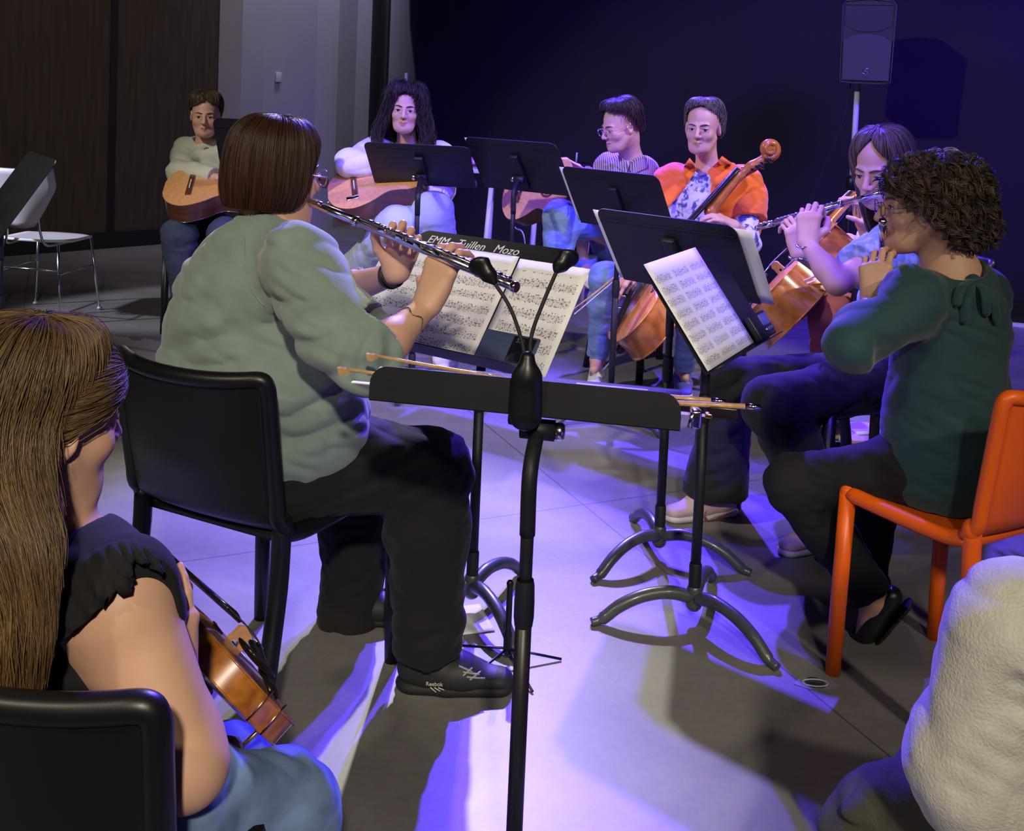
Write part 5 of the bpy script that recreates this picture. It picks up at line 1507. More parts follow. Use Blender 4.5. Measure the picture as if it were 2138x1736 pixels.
# ------------------------------------------------------------------ player in glasses and striped shirt
def person_stripe():
    p = Person('person in round glasses and a fine striped shirt looking down to the left', at(1296, 264, 5.20), (-.86, -.42, -.28), (0, 0, 1), 1.0, 'fair', (.045, .026, .026), .98,
        front=(-.80, -.6, 0), nb=at(1318, 338, 5.28), che=at(1312, 395, 5.28), wai=at(1300, 450, 5.26), pel=at(1290, 505, 5.26),
        shL=at(1345, 355, 5.12), elL=at(1320, 430, 4.95), wrL=at(1232, 385, 4.90), shR=at(1272, 345, 5.45), elR=at(1235, 385, 5.42), wrR=at(1206, 352, 5.22),
        hipL=at(1300, 500, 5.18), knL=at(1170, 452, 4.98), anL=at(1166, 575, 4.98), toL=at(1140, 590, 4.9),
        hipR=at(1280, 500, 5.35), knR=at(1216, 442, 5.12), anR=at(1216, 548, 5.14), toR=at(1236, 575, 5.0))
    hands = {'R': dict(f=(-.7, -.2, .4), n=(-.3, -.2, -.8), t=(0, -.8, .3), curls=((.4, .7, .4),)*4),
             'L': dict(f=(-.8, .1, .2), n=(-.2, .3, -.9), t=(0, -.6, .6), curls=((.4, .6, .4),)*4)}
    p.body(.0035, hands); p.face(gaze=(0, -.35))
    st_ = p.top('shirt', M['stripe'], 1.45, 1.45, infl=.012, vox=.0055, hem=.08, folds=.006, neck=.02, seed=61)
    for q in (((1300, 330), (1288, 350), (1310, 368), (1317, 342)), ((1321, 342), (1318, 368), (1352, 352), (1346, 328))):
        a, b, c, d = [V(*t) for t in q]
        G = [[surf([st_, p.bodyo], *((a*(1-u)+d*u)*(1-v)+(b*(1-u)+c*u)*v), .007, 5.15) for v in np.linspace(0, 1, 6)] for u in np.linspace(0, 1, 6)]
        MB().sheet(lambda u, v: G[int(round(u*5))][int(round(v*5))], 5, 5, .004).build('collar', M['stripe'], p.e)
    p.trousers(M['denim'], infl=.010, rt=.085, rk=.070, ra=.066, ends=(.98, .42), folds=.004)
    F = Field(.005); q = p.J['knR']+(p.J['anR']-p.J['knR'])*.40; F.cone(q-V(0, 0, .02), q+V(0, 0, .02), .071, .071, .01); d = unit(p.J['anR']-p.J['knR']); F.cut(q+d*.025, d, .2); F.cut(q-d*.03, -d, .2); F.build('trouser_cuff', M['denim'], p.e)
    p.shoe('R', M['white_cotton'], M['white_sole'], fwd=(.25, -.9, -.15)); p.shoe('L', M['white_cotton'], M['white_sole'], fwd=(-.5, -.8, -.1))
    prof = [(0, 0, -.012, .140), (.062, .072, -.008, .132), (.090, .112, -.008, .085), (.092, .112, -.012, .03), (.082, .100, -.02, -.02), (.07, .085, -.026, -.055)]
    make_hair(p.e, p.o, p.R, p.s, prof, [(0, .27), (40, .34), (60, .38), (86, .43), (112, .82), (180, 1.0)], 2200, p.hc, rad=.0013, jit=.005, drift=.4, seglen=.35, seed=12, wave=.003)
    p.glasses(M['chrome'])
    # stool
    s_ = empty('stool', (p.J['pel'][0]+.02, p.J['pel'][1], 0), 'tall dark stool under the player in glasses', 'stool')
    b = V(*s_.location); zs = p.J['pel'][2]-.125
    MB().lathe([(0, zs), (.17, zs), (.18, zs-.015), (.17, zs-.035), (0, zs-.035)], b, (0, 0, 1), 24).build('seat', M['black_plastic'], s_)
    for k in range(4):
        a = k*PI/2+.6
        MB().tube([b+V(math.cos(a)*.12, math.sin(a)*.12, zs-.03), b+V(math.cos(a)*.2, math.sin(a)*.2, 0)], .016, 10).build('leg', M['black_plastic'], s_)
    MB().tube([b+V(math.cos(a)*.165, math.sin(a)*.165, .32) for a in np.linspace(0, 2*PI, 26)], .010, 8, cap=False).build('foot_ring', M['chrome'], s_)
person_stripe()
guitar(at(1085, 398, 5.42), unit(V(.62, -.75, .06)), unit(V(-.80, -.50, .35)), 'classical guitar half hidden behind a stand, held by the player in glasses')

# ------------------------------------------------------------------ long haired guitarist
def person_longhair():
    p = Person('person with long dark hair and a white top playing a guitar, facing us', at(847, 228, 5.33), (.02, -.99, -.06), (.05, 0, 1), 1.0, 'fair', (.030, .020, .017), .95,
        front=(0, -1, 0), nb=at(850, 312, 5.42), che=at(852, 365, 5.42), wai=at(852, 425, 5.42), pel=at(852, 475, 5.44),
        shL=at(918, 325, 5.42), elL=at(925, 400, 5.25), wrL=at(875, 412, 5.05), shR=at(783, 318, 5.42), elR=at(730, 342, 5.12), wrR=at(808, 354, 5.12),
        hipL=at(890, 482, 5.4), knL=at(903, 443, 4.98), anL=at(925, 590, 5.10), toL=at(930, 610, 4.95),
        hipR=at(815, 482, 5.4), knR=at(828, 474, 4.92), anR=at(748, 565, 5.28), toR=at(738, 600, 5.05))
    hands = {'L': dict(f=(-.85, 0, .15), n=(.1, .6, .6), t=(0, -.5, .8), curls=((.3, .6, .3),)*4, spread=.10),
             'R': dict(f=(.95, .0, -.08), n=(0, .9, -.2), t=(0, 0, 1), curls=((.4, .5, .3),)*4)}
    p.body(.0035, hands, neck_r=.047, fat=.95); p.face()
    def ex(F):
        F.cone(p.J['shR'], p.J['elR'], .068, .066, .04); F.cone(p.J['elR'], p.J['elR']+(p.J['wrR']-p.J['elR'])*.62, .066, .050, .03)
    p.top('sweater', M['white_cotton'], 1.9, 1.75, infl=.016, vox=.0055, hem=.1, folds=.008, extra=ex, arm_w=1.15, neck=.035, seed=71)
    p.trousers(M['pale_denim'], infl=.014, rt=.09, rk=.085, ra=.095, ends=(.95, .97), folds=.004)
    for a in 'LR': p.shoe(a, M['white_cotton'], M['white_sole'])
    prof = [(0, 0, -.012, .134), (.058, .066, -.012, .126), (.090, .106, -.012, .080), (.100, .110, -.014, .02), (.118, .110, -.018, -.05), (.138, .108, -.018, -.12), (.142, .108, -.010, -.19), (.120, .098, .006, -.245)]
    make_hair(p.e, p.o, p.R, p.s, prof, [(0, .235), (28, .27), (44, .40), (52, .97), (90, .97), (180, 1.0)], 3200, p.hc, rad=.0013, jit=.011, drift=.16, seglen=.6, wave=.011, wfreq=17, seed=14, colvar=.5)
person_longhair()
e_, W_, R_ = guitar(at(696, 438, 5.06), unit(V(.93, .08, .27)), unit(V(-.12, -.46, .88)), 'classical guitar on the lap of the long haired player')
MB().box(W_((.11, .12, .106)), (.028, .06, .012), R_, .003).build('clip_on_pickup', M['chrome'], e_)

# ------------------------------------------------------------------ boy guitarist
def person_boy():
    p = Person('boy in a pale hooded top playing a guitar, half behind a black stand', at(429, 240, 5.62), (.22, -.96, -.10), (0, 0, 1), .96, 'fair', (.085, .055, .030), .86,
        front=(.2, -.98, 0), nb=at(428, 305, 5.68), che=at(428, 355, 5.68), wai=at(424, 415, 5.68), pel=at(420, 468, 5.70),
        shL=at(488, 318, 5.66), elL=at(520, 390, 5.5), wrL=at(540, 380, 5.3), shR=at(388, 318, 5.68), elR=at(380, 362, 5.48), wrR=at(455, 372, 5.34),
        hipL=at(455, 478, 5.66), knL=at(470, 490, 5.2), anL=at(470, 640, 5.25), toL=at(472, 660, 5.1),
        hipR=at(388, 478, 5.66), knR=at(374, 490, 5.22), anR=at(385, 625, 5.3), toR=at(380, 650, 5.1))
    hands = {'R': dict(f=(.9, -.1, -.1), n=(0, .3, -.9), t=(0, .6, .5), curls=((.3, .5, .3),)*4), 'L': dict(f=(-.6, 0, .5), n=(-.3, .4, -.6), t=(0, -1, 0), curls=((.5, .7, .4),)*4)}
    p.body(.0038, hands, neck_r=.046); p.face(gaze=(0, -.2))
    def ex(F):
        F.cone(p.J['shR'], p.J['elR'], .065, .068, .04); F.cone(p.J['elR'], p.J['elR']+(p.J['wrR']-p.J['elR'])*.65, .068, .05, .03)
        nb = p.J['nb']; F.cone(nb+V(-.07, -.02, -.005), nb+V(-.06, .07, .0), .04, .04, .03); F.cone(nb+V(.07, -.02, -.005), nb+V(.06, .07, .0), .04, .04, .03); F.cone(nb+V(-.06, .07, 0), nb+V(.06, .07, 0), .05, .05, .03)
    p.top('hooded_top', M['grey_hood'], 1.9, 1.9, infl=.016, vox=.0055, folds=.009, extra=ex, arm_w=1.15, neck=-.03, seed=81)
    p.trousers(M['dark_denim'], infl=.012, rt=.085, rk=.075, ra=.06, vox=.0055)
    for a in 'LR': p.shoe(a, M['black_sneaker'], M['white_sole'])
    prof = [(0, 0, -.012, .134), (.060, .068, -.010, .127), (.088, .108, -.008, .082), (.090, .110, -.012, .03), (.083, .10, -.02, -.02), (.07, .088, -.022, -.055)]
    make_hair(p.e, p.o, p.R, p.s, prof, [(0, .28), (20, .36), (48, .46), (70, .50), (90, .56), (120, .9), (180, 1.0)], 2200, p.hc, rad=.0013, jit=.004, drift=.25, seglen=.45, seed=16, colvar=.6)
person_boy()
guitar(at(350, 425, 5.30), unit(V(.93, .10, .10)), unit(V(-.10, -.46, .88)), 'classical guitar tilted face up on the lap of the boy')
# ------------------------------------------------------------------ girl at the near left
def person_girl():
    p = Person('girl with long light brown hair, black frilled top and blue jeans at near left', at(84, 872, 1.235), (.60, .78, -.14), (0, 0, 1), .94, 'warm', (.125, .075, .032), .80,
        front=(.55, .83, 0), nb=at(118, 1145, 1.24), che=at(175, 1290, 1.24), wai=at(225, 1490, 1.24), pel=at(265, 1630, 1.25),
        shR=at(262, 1258, 1.165), elR=at(388, 1600, 1.12), wrR=at(366, 1425, 1.20), shL=at(-30, 1160, 1.36), elL=at(60, 1420, 1.50), wrL=at(260, 1420, 1.52),
        hipR=at(330, 1705, 1.19), knR=at(580, 1712, 1.34), anR=at(640, 2150, 1.36), toR=at(760, 2200, 1.45),
        hipL=at(230, 1640, 1.32), knL=at(470, 1630, 1.60), anL=at(500, 2050, 1.6), toL=at(600, 2080, 1.7))
    hands = {'R': dict(f=(-.12, .05, .98), n=(-.5, .6, 0), t=(-.2, -.5, .3), curls=((.15, .3, .2), (.18, .3, .2), (.2, .35, .2), (.2, .35, .2)), spread=.03, s=.95),
             'L': dict(f=(.8, .1, .3), n=(-.2, -.5, -.5), t=(0, -.4, .8), curls=((.5, .7, .4),)*4)}
    def sk(F):
        F.cone(p.J['shR'], p.J['elR'], .040, .038, .04)
        F.cone(at(215, 1290, 1.16), at(235, 1360, 1.16), .045, .035, .05)
    p.body(.0032, hands, neck_r=.046, extra=sk, shrink=-.006)
    p.face()
    J = p.J
    def strap(F):
        pass
    tp = p.top('top', M['black_top'], 0, 0, infl=.012, vox=.0045, hem=.1, folds=.005, neck=.03, seed=91,
          extra=lambda F: (F.cone(at(305, 1180, 1.09), at(335, 1290, 1.11), .05, .04, .02, op='-'), F.cone(at(205, 1330, 1.08), at(240, 1400, 1.10), .045, .035, .02, op='-')))
    # frill: a gathered strip lying over the back of the shoulder
    S = lambda x, y, l: surf([p.bodyo, tp], x, y, l, 1.16)
    a_ = spline([V(300, 1150), V(262, 1138), V(215, 1150), V(165, 1185), V(120, 1265), V(95, 1330)], 8)
    b_ = spline([V(330, 1190), V(275, 1178), V(262, 1212), V(222, 1265), V(165, 1315), V(120, 1350)], 8)
    n_ = len(a_)
    grid_ = [[S(*(a_[i]*(1-v)+b_[i]*v), .006+.010*v+.006*math.sin(i*1.5)*v) for v in np.linspace(0, 1, 7)] for i in range(n_)]
    MB().sheet(lambda u, v: grid_[int(round(u*(n_-1)))][int(round(v*6))], n_-1, 6, .004).build('frill', M['black_top'], p.e)
    p.trousers(M['denim'], infl=.012, rt=.088, rk=.070, ra=.07, ends=(.97, .97), folds=.004, vox=.0045)
    for a in 'LR': p.shoe(a, M['white_cotton'], M['white_sole'])
    # hair: swept back on top to a clip, long waves below
    prof = [(0, 0, -.015, .128), (.058, .066, -.015, .121), (.088, .106, -.018, .078), (.094, .116, -.025, .02), (.092, .112, -.04, -.05), (.080, .085, -.085, -.14), (.074, .062, -.125, -.24), (.066, .05, -.150, -.33), (.05, .035, -.160, -.42)]
    prq = np.array(spline([V(*q) for q in prof], 6)); tq = np.linspace(0, 1, len(prq))
    ctr = p.o+(np.stack([0*tq, prq[:, 2], prq[:, 3]], 1)*p.s)@p.R.T
    kt = [0, .34, .62, .80, 1.0]; kp = [None, None, at(72, 1130, 1.13), at(62, 1300, 1.10), at(48, 1480, 1.10)]
    kp[0] = ctr[0]; kp[1] = np.array([np.interp(.34, tq, ctr[:, i]) for i in range(3)])
    def drop(W, t):
        w = np.clip((t-.34)/.24, 0, 1)[..., None]; w = w*w*(3-2*w)
        tgt = np.stack([np.interp(t, kt, [q[i] for q in kp]) for i in range(3)], -1)
        cc = np.stack([np.interp(t, tq, ctr[:, i]) for i in range(3)], -1)
        return W+(tgt-cc)*w
    tm = [(0, .20), (35, .23), (60, .29), (78, .33), (92, .40), (104, .85), (125, .98), (180, 1.0)]
    make_hair(p.e, p.o, p.R, p.s, prof, tm, 12000, p.hc, rad=.00065, jit=.0035, drift=.08, seglen=.75, m=26, wave=.003, wfreq=26, seed=18, colvar=.32, clump=260, drop=drop, capshade=1.0)
    # swept top strands to the clip
    g = np.random.default_rng(3); n, m = 5000, 18
    ph = g.uniform(-1.75, 1.75, n); st = np.stack([.090*np.sin(ph), .10*np.cos(ph)*1.0+.0, .060+.055*np.cos(ph)*g.uniform(.2, 1, n)-.045*np.abs(np.sin(ph))], -1)
    en = np.array([0, -.138, .005])[None]+g.normal(0, .010, (n, 3))
    t = np.linspace(0, 1, m)[None, :, None]
    P = st[:, None]*(1-t)+en[:, None]*t
    c = np.array([0, -.016, .03]); v = P-c; r = np.sqrt((v[..., 0]/.094)**2+(v[..., 1]/.119)**2+(v[..., 2]/.100)**2)[..., None]
    P = c+v/r*(1.01+np.abs(g.normal(0, .018, (n, 1, 1))))
    cols = np.array(p.hc)[None]*(1.1+.5*g.standard_normal(n))[:, None].clip(.3, 2.3)
    o = tubes_mesh('hair_swept', p.o+(P*p.s)@p.R.T, .0007*np.sin(np.linspace(.25, PI-.25, m))**.5, M['hair'], p.e, cols); o['kind'] = 'stuff'
    return p
G_ = person_girl()
_b, _s = at(530, 1512, 1.40), at(345, 1290, 1.66)
VI = bowed_instrument(_b, _s-_b, (.62, .50, .60), .345, .034, 'violin standing on the lap of the girl with long hair', 'violin', M['violin_wood'], M['violin_wood'], 'violin', chin=True)
# shoulder rest
e_, W_, R_ = VI
sr = MB().tube(spline([W_((-.085, .06, -.045)), W_((-.03, .05, -.055)), W_((.04, .075, -.055)), W_((.10, .10, -.040))], 6), .011, 10, flat=(1.6, .6)).build('shoulder_rest', M['black_rubber'], e_)
for a in ((-.085, .06), (.10, .10)):
    MB().tube([W_((a[0], a[1], -.05)), W_((a[0]*1.05, a[1], -.01)), W_((a[0]*1.05, a[1], .012))], .0035, 8).build('rest_foot', M['gold_metal'], sr)

# ------------------------------------------------------------------ child in cream at the near right
def person_cream():
    p = Person('person in a cream fleece and dark trousers cut off by the lower right corner', at(2380, 1060, 1.25), (-.7, .7, -.1), (0, 0, 1), .95, 'warm', (.08, .05, .03), .88,
        front=(-.72, .69, 0), nb=at(2350, 1225, 1.28), che=at(2310, 1350, 1.28), wai=at(2260, 1500, 1.28), pel=at(2225, 1640, 1.28),
        shL=at(2130, 1325, 1.20), elL=at(2030, 1600, 1.20), wrL=at(2150, 1570, 1.34), shR=at(2480, 1260, 1.42), elR=at(2420, 1450, 1.60), wrR=at(2200, 1450, 1.62),
        hipL=at(2160, 1690, 1.22), knL=at(1862, 1735, 1.36), anL=at(1840, 2200, 1.36), toL=at(1750, 2250, 1.45),
        hipR=at(2220, 1680, 1.38), knR=at(1960, 1680, 1.62), anR=at(1960, 2000, 1.6), toR=at(1900, 2050, 1.7))
    p.body(.005, {'L': dict(f=(-.3, .8, .2), n=(0, .2, -1), t=(-1, 0, 0)), 'R': dict(f=(-.8, 0, 0), n=(0, .2, -1), t=(0, 0, 1))}); p.face()
    def ex(F):
        F.cone(p.J['shL'], p.J['elL'], .072, .060, .04); F.cone(p.J['elL'], p.J['wrL'], .062, .045, .03)
        F.cone(at(2110, 1600, 1.24), at(2200, 1700, 1.24), .11, .12, .06)
        for a, b, r in ((at(2040, 1560, 1.10), at(2130, 1440, 1.12), .011), (at(2000, 1640, 1.12), at(2060, 1560, 1.1), .012), (at(2060, 1500, 1.12), at(2138, 1490, 1.12), .010), (at(2060, 1640, 1.1), at(2120, 1620, 1.1), .012)):
            F.cone(a, b, r, r*.7, .03, op='-')
    p.top('sweater', M['cream_knit'], 1.9, 1.9, infl=.016, vox=.0045, hem=.09, folds=.005, extra=ex, arm_w=1.12, seed=101)
    p.trousers(M['olive_cord'], infl=.014, rt=.092, rk=.072, ra=.07, folds=.010, ends=(.97, .97), vox=.0045)
    for a in 'LR': p.shoe(a, M['black_sneaker'], M['white_sole'])
    make_hair(p.e, p.o, p.R, p.s, PROFILES['short'], [(0, .36), (45, .42), (70, .6), (95, .8), (180, 1.0)], 300, p.hc, rad=.0022)
person_cream()
# ------------------------------------------------------------------ sheet music and small things on the stands
def on_stand(key, u, v, w, h, m, label, off=.004, rot=0., **kw):
    """u,v: lower-left corner on the desk measured from the middle of its bottom edge, along the reader's right and up"""
    e, (r, up, face, c), n = LAB[key]
    rr = np.cross(up, face)                                   # reader's right
    ax = rr*math.cos(rot)+up*math.sin(rot); ay = up*math.cos(rot)-rr*math.sin(rot)
    return paper_sheet('sheet_music', c+rr*u+up*v, ax, ay, face, w, h, m, label, off=off, **kw)
mu1 = sheet_music_mat(7, 1, 1); mu2 = sheet_music_mat(8, 1, 2); mu3 = sheet_music_mat(9, 3, 3); blank = M['paper']
GA = 'pages spread on the stand of the player in green'
on_stand('A', -.335, .008, .212, .297, mu1, 'left page of white music on the green sweater player\'s stand', off=.004)
on_stand('A', -.118, .010, .212, .297, mu2, 'middle page of white music on the green sweater player\'s stand', off=.0055)
on_stand('A', .100, .004, .205, .297, mu1, 'right page of white music overhanging the green sweater player\'s stand', off=.007)
on_stand('B', -.245, .004, .36, .31, mu3, 'front page of the tilted music at the curly haired player\'s stand', off=.0065, rot=.02)
on_stand('C', -.30, .0, .22, .30, blank, 'white page jutting out right of the stand with its back to us', off=.005)
on_stand('C', .06, .0, .212, .30, blank, 'white page whose edge lines the left side of the stand with its back to us', off=.005)
on_stand('D', .055, .004, .215, .30, blank, 'white page edging the left of the cellist\'s stand', off=.005)
on_stand('E', .045, .08, .212, .225, blank, 'white page edging the left of the stand before the player in glasses', off=.005)
# chalk handwriting on the desk of the green player's stand
e, (r, up, face, c), n = LAB['A']
rr = np.cross(up, face)
lettering('handwriting', 'EMM   Tuillen   Mozo', c+rr*-.215+up*.312+face*.0012, rr, up, .034, M['white_cotton'], e, .0004, .25)
# phone and tuner on the green player's shelf
t = empty('phone', c+rr*.185+up*.02+face*.03, 'dark blue grey phone leaning on the music of the player in green', 'phone')
b = c+rr*.185+up*.048+face*.020
MB().box(b, (.155, .080, .009), basis(rr, up, face), .004).build('case', mat('blue grey case', (.045, .065, .13), .45), t)
MB().box(b+rr*.040+face*.0052, (.062, .068, .001), basis(rr, up, face), .0004).build('screen', M['glass_dark'], t)
lettering('digits', '326', b+rr*.018+up*.018+face*.006, rr, up, .016, mat('lcd digits', (.10, .12, .14), .5), t, .0003)
# clip-on tuner with a dark body on the curly player's shelf
e, (r, up, face, c), n = LAB['B']; rr = np.cross(up, face)
t = empty('metronome', c+rr*.16+up*.03+face*.03, 'small black and blue metronome at the end of the curly haired player\'s shelf', 'metronome')
b = c+rr*.175+up*.042+face*.024
MB().box(b, (.125, .075, .020), basis(rr, up, face), .004).build('case', M['black_plastic'], t)
MB().box(b+rr*.028+up*.012+face*.0105, (.06, .034, .002), basis(rr, up, face), .001).build('screen', mat('pale display', (.10, .13, .24), .3), t)
for i in range(3): MB().lathe([(0, .0045), (.006, .004), (.0065, .0)], b+rr*(.008+.02*i)-up*.018+face*.010, face, 12).build('button', M['chrome'] if i == 0 else mat('grey button', (.08, .09, .13), .5), t)

# ------------------------------------------------------------------ bows and lamp on the nearest stand
e, (r, up, face, c), n = LAB['front']; rr = np.cross(up, face)
bow(at(772, 741, 1.80), at(1500, 838, 1.66), (0, 0, -1), 'violin bow resting on top of the nearest stand, pale tip at the left')
bow(at(712, 770, 1.72), at(1572, 850, 1.60), (0, 0, -1), 'violin bow lying in the tray of the nearest stand, frog sticking out at the right')
paper_sheet('folder', c+rr*-.19+up*.05, rr, up, face, .44, .27, mat('dark folder', (.008, .008, .014), .75), 'dark music folder lying flat on the nearest stand', 'folder', off=.006)
paper_sheet('sheet_music', c+rr*.06+up*.06, rr, up, face, .13, .20, blank, 'white page lying flat on the folder of the nearest stand', off=.012)
L_ = empty('clip_lamp', at(1100, 775, 1.62), 'black clip lamp with two gooseneck heads on the nearest stand', 'lamp')
b = at(1100, 790, 1.60)
F = Field(.003); F.cone(b+V(0, 0, -.058), b+V(0, 0, .0), .027, .025, .006, flat=(V(0, 1, 0), .55)); F.cone(b+V(0, 0, .0), b+V(0, .006, .030), .015, .012, .008)
F.build('clamp', M['black_plastic'], L_)
MB().box(b+V(0, .045, -.012), (.03, .08, .012), None, .004).build('clip_jaw', M['black_plastic'], L_)
for pts, hp, hd_ in (([(1097, 765), (1090, 715), (1066, 645), (1032, 590)], (1005, 556), (-.6, .1, .75)), ([(1106, 765), (1110, 700), (1135, 630), (1163, 565)], (1182, 540), (.35, .2, .9))):
    P = [at(x, y, 1.615+.01*i) for i, (x, y) in enumerate(pts)]
    ne = MB().tube(spline(P, 8), .0032, 8).build('gooseneck', M['black_rubber'], L_)
    h0 = P[-1]; h1 = at(hp[0], hp[1], 1.66); ax = unit(h1-h0)
    F = Field(.0025); F.cone(h0, h0+(h1-h0)*.4, .005, .010, .008); F.cone(h0+(h1-h0)*.45, h1, .012, .0215, .014, flat=(unit(V(.1, -.75, -.65)), .5))
    F.build('lamp_head', M['black_plastic'], ne)
# silver desk clip under the right end of that stand
cl = MB().box(at(1452, 872, 1.60), (.016, .03, .03), None, .004); cl.tube([at(1447, 862, 1.585), at(1440, 893, 1.585)], .004, 8)
o = cl.build('page_clip', M['chrome']); tag(o, 'chrome page clip at the right end of the nearest stand', 'clip')

# ------------------------------------------------------------------ flute peg stand on the floor
b = floor_at(1058, 1385)
e = empty('instrument_peg', b, 'small black flute peg stand with thin wire legs on the floor', 'instrument stand')
MB().lathe([(.006, .02), (.010, .03), (.011, .075), (.008, .085), (.0075, .19), (.009, .20), (.006, .205)], b, (0, 0, 1), 14).build('peg', M['black_plastic'], e)
for k in range(5):
    a = .15+k*2*PI/5
    MB().tube([b+V(math.cos(a)*.008, math.sin(a)*.008, .035), b+V(math.cos(a)*.135, math.sin(a)*.135, .004)], .0032, 8).build('leg', M['black_plastic'], e)
# white printed note lying by it
pf = floor_at(955, 1330)
paper_sheet('sheet_music', pf+V(0, 0, .001), unit(V(.9, .3, 0)), unit(V(-.3, .9, 0)), V(0, 0, 1), .10, .14, blank, 'loose white page on the floor behind the black sneaker', off=.002)

# ------------------------------------------------------------------ loudspeaker on its pole
sp = at(1806, 172, 6.25)
e = empty('speaker', sp, 'black loudspeaker with round badge raised on a pole', 'loudspeaker')
yaw = -.33; X_ = V(math.cos(yaw), math.sin(yaw), 0); N_ = V(math.sin(yaw), -math.cos(yaw), 0)*math.cos(.08)-V(0, 0, 1)*math.sin(.08); Z_ = np.cross(N_, X_)*-1
Z_ = np.cross(X_, -N_); Z_ = Z_ if Z_[2] > 0 else -Z_
m_sp = mat('speaker shell', (.03, .03, .034), .6); m_gr = mat('speaker grille', (.06, .06, .066), .65, bump=.4, bscale=700)
hw, hh = .148, .245
c0 = sp+Z_*hh
cab = [(-hw*.98, -hh), (-hw*.6, -hh-.006), (hw*.6, -hh-.006), (hw*.98, -hh), (hw*1.03, hh*.9), (hw*.9, hh), (0, hh+.012), (-hw*.9, hh), (-hw*1.03, hh*.9)]
MB().prism(cab, c0-N_*.25, X_, Z_, N_*.25).build('cabinet', m_sp, e)
pl = lambda pts, z: MB().prism(pts, c0+N_*z, X_, Z_, N_*.012)
MB().tube([c0+X_*(x*1.0)+Z_*y+N_*.004 for x, y in cab+[cab[0]]], .0035, 6, cap=False).build('front_rim', m_gr, e)
low = [(-hw*.90, -hh*.95), (hw*.90, -hh*.95), (hw*.93, hh*.0), (hw*.6, hh*.14), (0, hh*.2), (-hw*.6, hh*.14), (-hw*.93, 0)]
gr = pl(low, 0).build('grille', m_gr, e)
hr = [(-hw*.95, hh*.90), (hw*.95, hh*.90), (hw*.92, hh*.40), (hw*.45, hh*.27), (0, hh*.24), (-hw*.45, hh*.27), (-hw*.92, hh*.40)]
ho = MB()
P1 = [c0+X_*x+Z_*y+N_*.004 for x, y in hr]; P2 = [c0+X_*(x*.25)+Z_*(y*.35+hh*.38)-N_*.07 for x, y in hr]
k = len(hr)
ho.raw(P1+P2, [[i, (i+1) % k, (i+1) % k+k, i+k] for i in range(k)]+[[i+k for i in range(k)]], False)
ho.build('horn', m_sp, e)
bd = c0-Z_*hh*.72+N_*.013
MB().lathe([(.020, 0), (.020, .002), (.0175, .002), (.0175, 0)], bd, N_, 28).build('badge', M['chrome'], gr)
for k in range(3):
    a = PI/2+k*2*PI/3; MB().tube([bd+N_*.0015, bd+N_*.0015+(X_*math.cos(a)+Z_*math.sin(a))*.015], .0022, 6).build('badge_fork', M['chrome'], gr)
lettering('badge_text', 'YAMAHA', bd-Z_*.036-X_*.023+N_*.001, X_, Z_, .0125, M['chrome'], gr)
s_ = empty('speaker_stand', (sp[0], sp[1]+.13, 0), 'pale speaker pole with dark tripod behind the flutists', 'speaker stand')
b = V(*s_.location); tz = sp[2]
MB().tube([b+V(0, 0, .9), b+V(0, 0, tz-.0)], .0175, 14).build('pole', M['white_metal'], s_)
MB().tube([b+V(0, 0, .25), b+V(0, 0, .95)], .021, 14).build('lower_pole', M['stand_black'], s_)
MB().lathe([(.022, 0), (.032, .01), (.032, .07), (.022, .08)], b+V(0, 0, .86), (0, 0, 1), 16).build('collar', M['black_plastic'], s_)
for k in range(3):
    a = .4+k*2*PI/3
    MB().tube([b+V(math.cos(a)*.02, math.sin(a)*.02, .72), b+V(math.cos(a)*.48, math.sin(a)*.48, .015)], .012, 10).build('leg', M['stand_black'], s_)
cb = spline([sp+V(-.05, .1, .02), at(1758, 260, 6.35), at(1705, 390, 6.45), at(1660, 520, 6.5), floor_at(1640, 690)], 8)
tag(MB().tube(cb, .0035, 6).build('speaker_cable', M['black_rubber']), 'thin dark cable drooping from the loudspeaker to the floor', 'cable')

# ------------------------------------------------------------------ white table behind the players
e = empty('table', (.15, 6.75, 0), 'white framed table behind the stands at the back', 'table')
zt = at(985, 357, 6.6)[2]
x0, x1 = at(962, 357, 6.6)[0], at(1275, 357, 6.6)[0]
MB().box(((x0+x1)/2, 6.75, zt), (x1-x0, .34, .028), None, .006).build('tabletop', M['white_metal'], e)
for px, yb in ((1027, 6.62), (1124, 6.62), (1238, 6.62)):
    xa = at(px, 400, yb)[0]
    MB().tube([V(xa, yb, zt-.01), V(xa-.05, yb-.05, 0)], .0165, 12).build('leg', M['white_metal'], e)
    MB().tube([V(xa, yb+.28, zt-.01), V(xa-.02, yb+.33, 0)], .0165, 12).build('leg', M['white_metal'], e)
q = at(1200, 338, 6.75); q[2] = zt+.014
kb = empty('mixer', q, 'small dark box with a pale upright rod on the white table', 'box')
MB().box(q+V(0, 0, .03), (.20, .22, .055), None, .006).build('case', M['black_plastic'], kb)
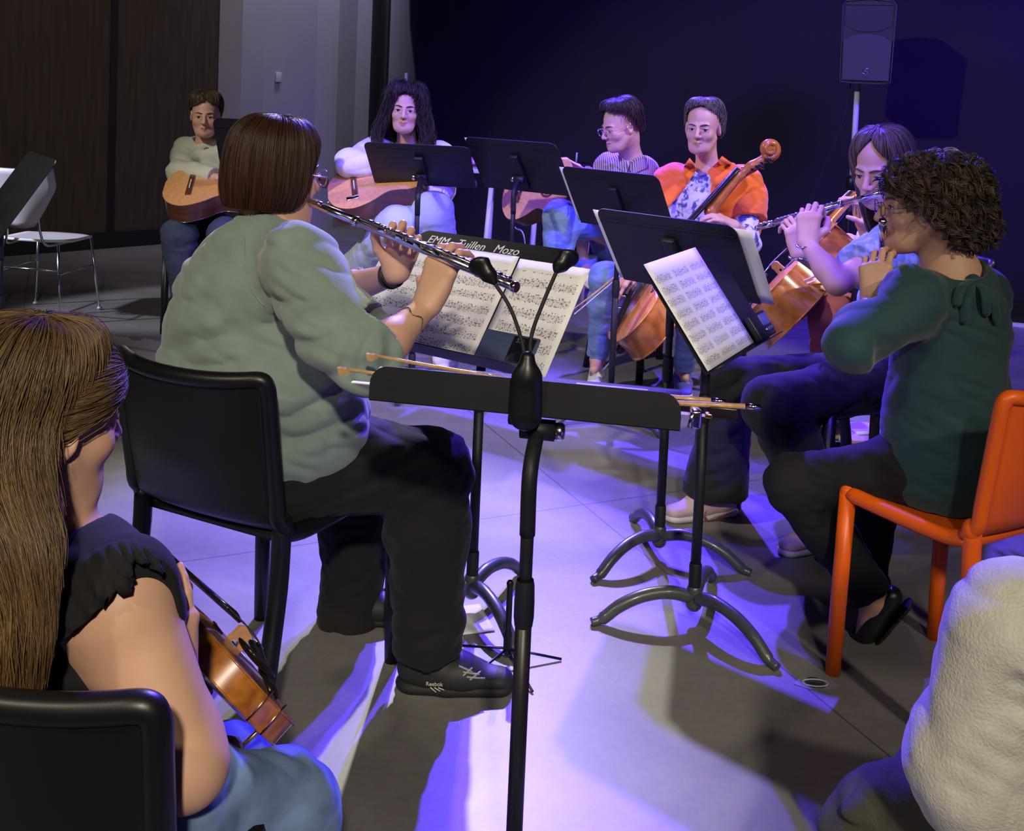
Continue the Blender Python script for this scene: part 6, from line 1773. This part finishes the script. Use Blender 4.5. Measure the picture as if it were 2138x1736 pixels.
MB().tube([q+V(.01, 0, .055), q+V(.012, 0, .125)], .006, 10).build('rod', M['white_metal'], kb)
cb = spline([at(1058, 392, 6.5), at(1062, 440, 6.4), at(1075, 475, 6.3), at(1095, 500, 6.2), floor_at(1100, 640)], 8)
tag(MB().tube(cb, .005, 6).build('white_cable', M['white_metal']), 'pale cable hanging from the white table', 'cable')
cb = spline([floor_at(800, 668)+V(0, 0, .01), floor_at(780, 655)+V(0, 0, .01), floor_at(812, 637)+V(0, 0, .02), floor_at(850, 640)+V(0, 0, .01)], 8)
tag(MB().tube(cb, .006, 6).build('floor_cable', M['white_metal']), 'loop of pale cable on the floor behind the green sleeve', 'cable')
# folder and papers on the floor by the black chair
pf = floor_at(1742, 912)
f_ = MB().box(pf+V(.16, .05, .008), (.34, .24, .014), rotz(.15), .003).build('floor_folder', mat('pink paper cover', (.62, .40, .42), .7)); tag(f_, 'pink covered book lying on the floor under the black chair', 'book')
MB().box(pf+V(.17, .03, .018), (.10, .06, .006), rotz(.2), .001)
f_ = MB().box(pf+V(.14, .02, .019), (.11, .06, .007), rotz(.2), .001).build('floor_note', M['paper']); tag(f_, 'small white card on the pink book', 'card')
# tape mark with a ring on the floor
pf = floor_at(1702, 1428)
e = empty('floor_tape', pf, 'worn pale tape patch with a ring, on the floor beside the orange chair leg', 'tape')
poly = [(-.052, -.012), (-.03, .022), (.0, .018), (.045, .020), (.055, -.004), (.02, -.026), (-.02, -.028)]
MB().prism(poly, pf+V(0, 0, .0008), V(1, -.1, 0), V(.1, 1, 0), V(0, 0, .0006)).build('tape', mat('clear worn tape', (.22, .22, .30), .5), e)
MB().tube([pf+V(.030*math.cos(a), .015*math.sin(a), .002) for a in np.linspace(0, 2*PI, 30)], .0016, 6, cap=False).build('ring', mat('ring mark', (.55, .55, .66), .5), e)
MB().lathe([(0, .0018), (.024, .0018), (.024, .001)], pf, (0, 0, 1), 24).xf(np.diag([1, 1, 1.]), V(0, 0, 0)).build('disc', mat('dark disc', (.03, .03, .06), .4), e)
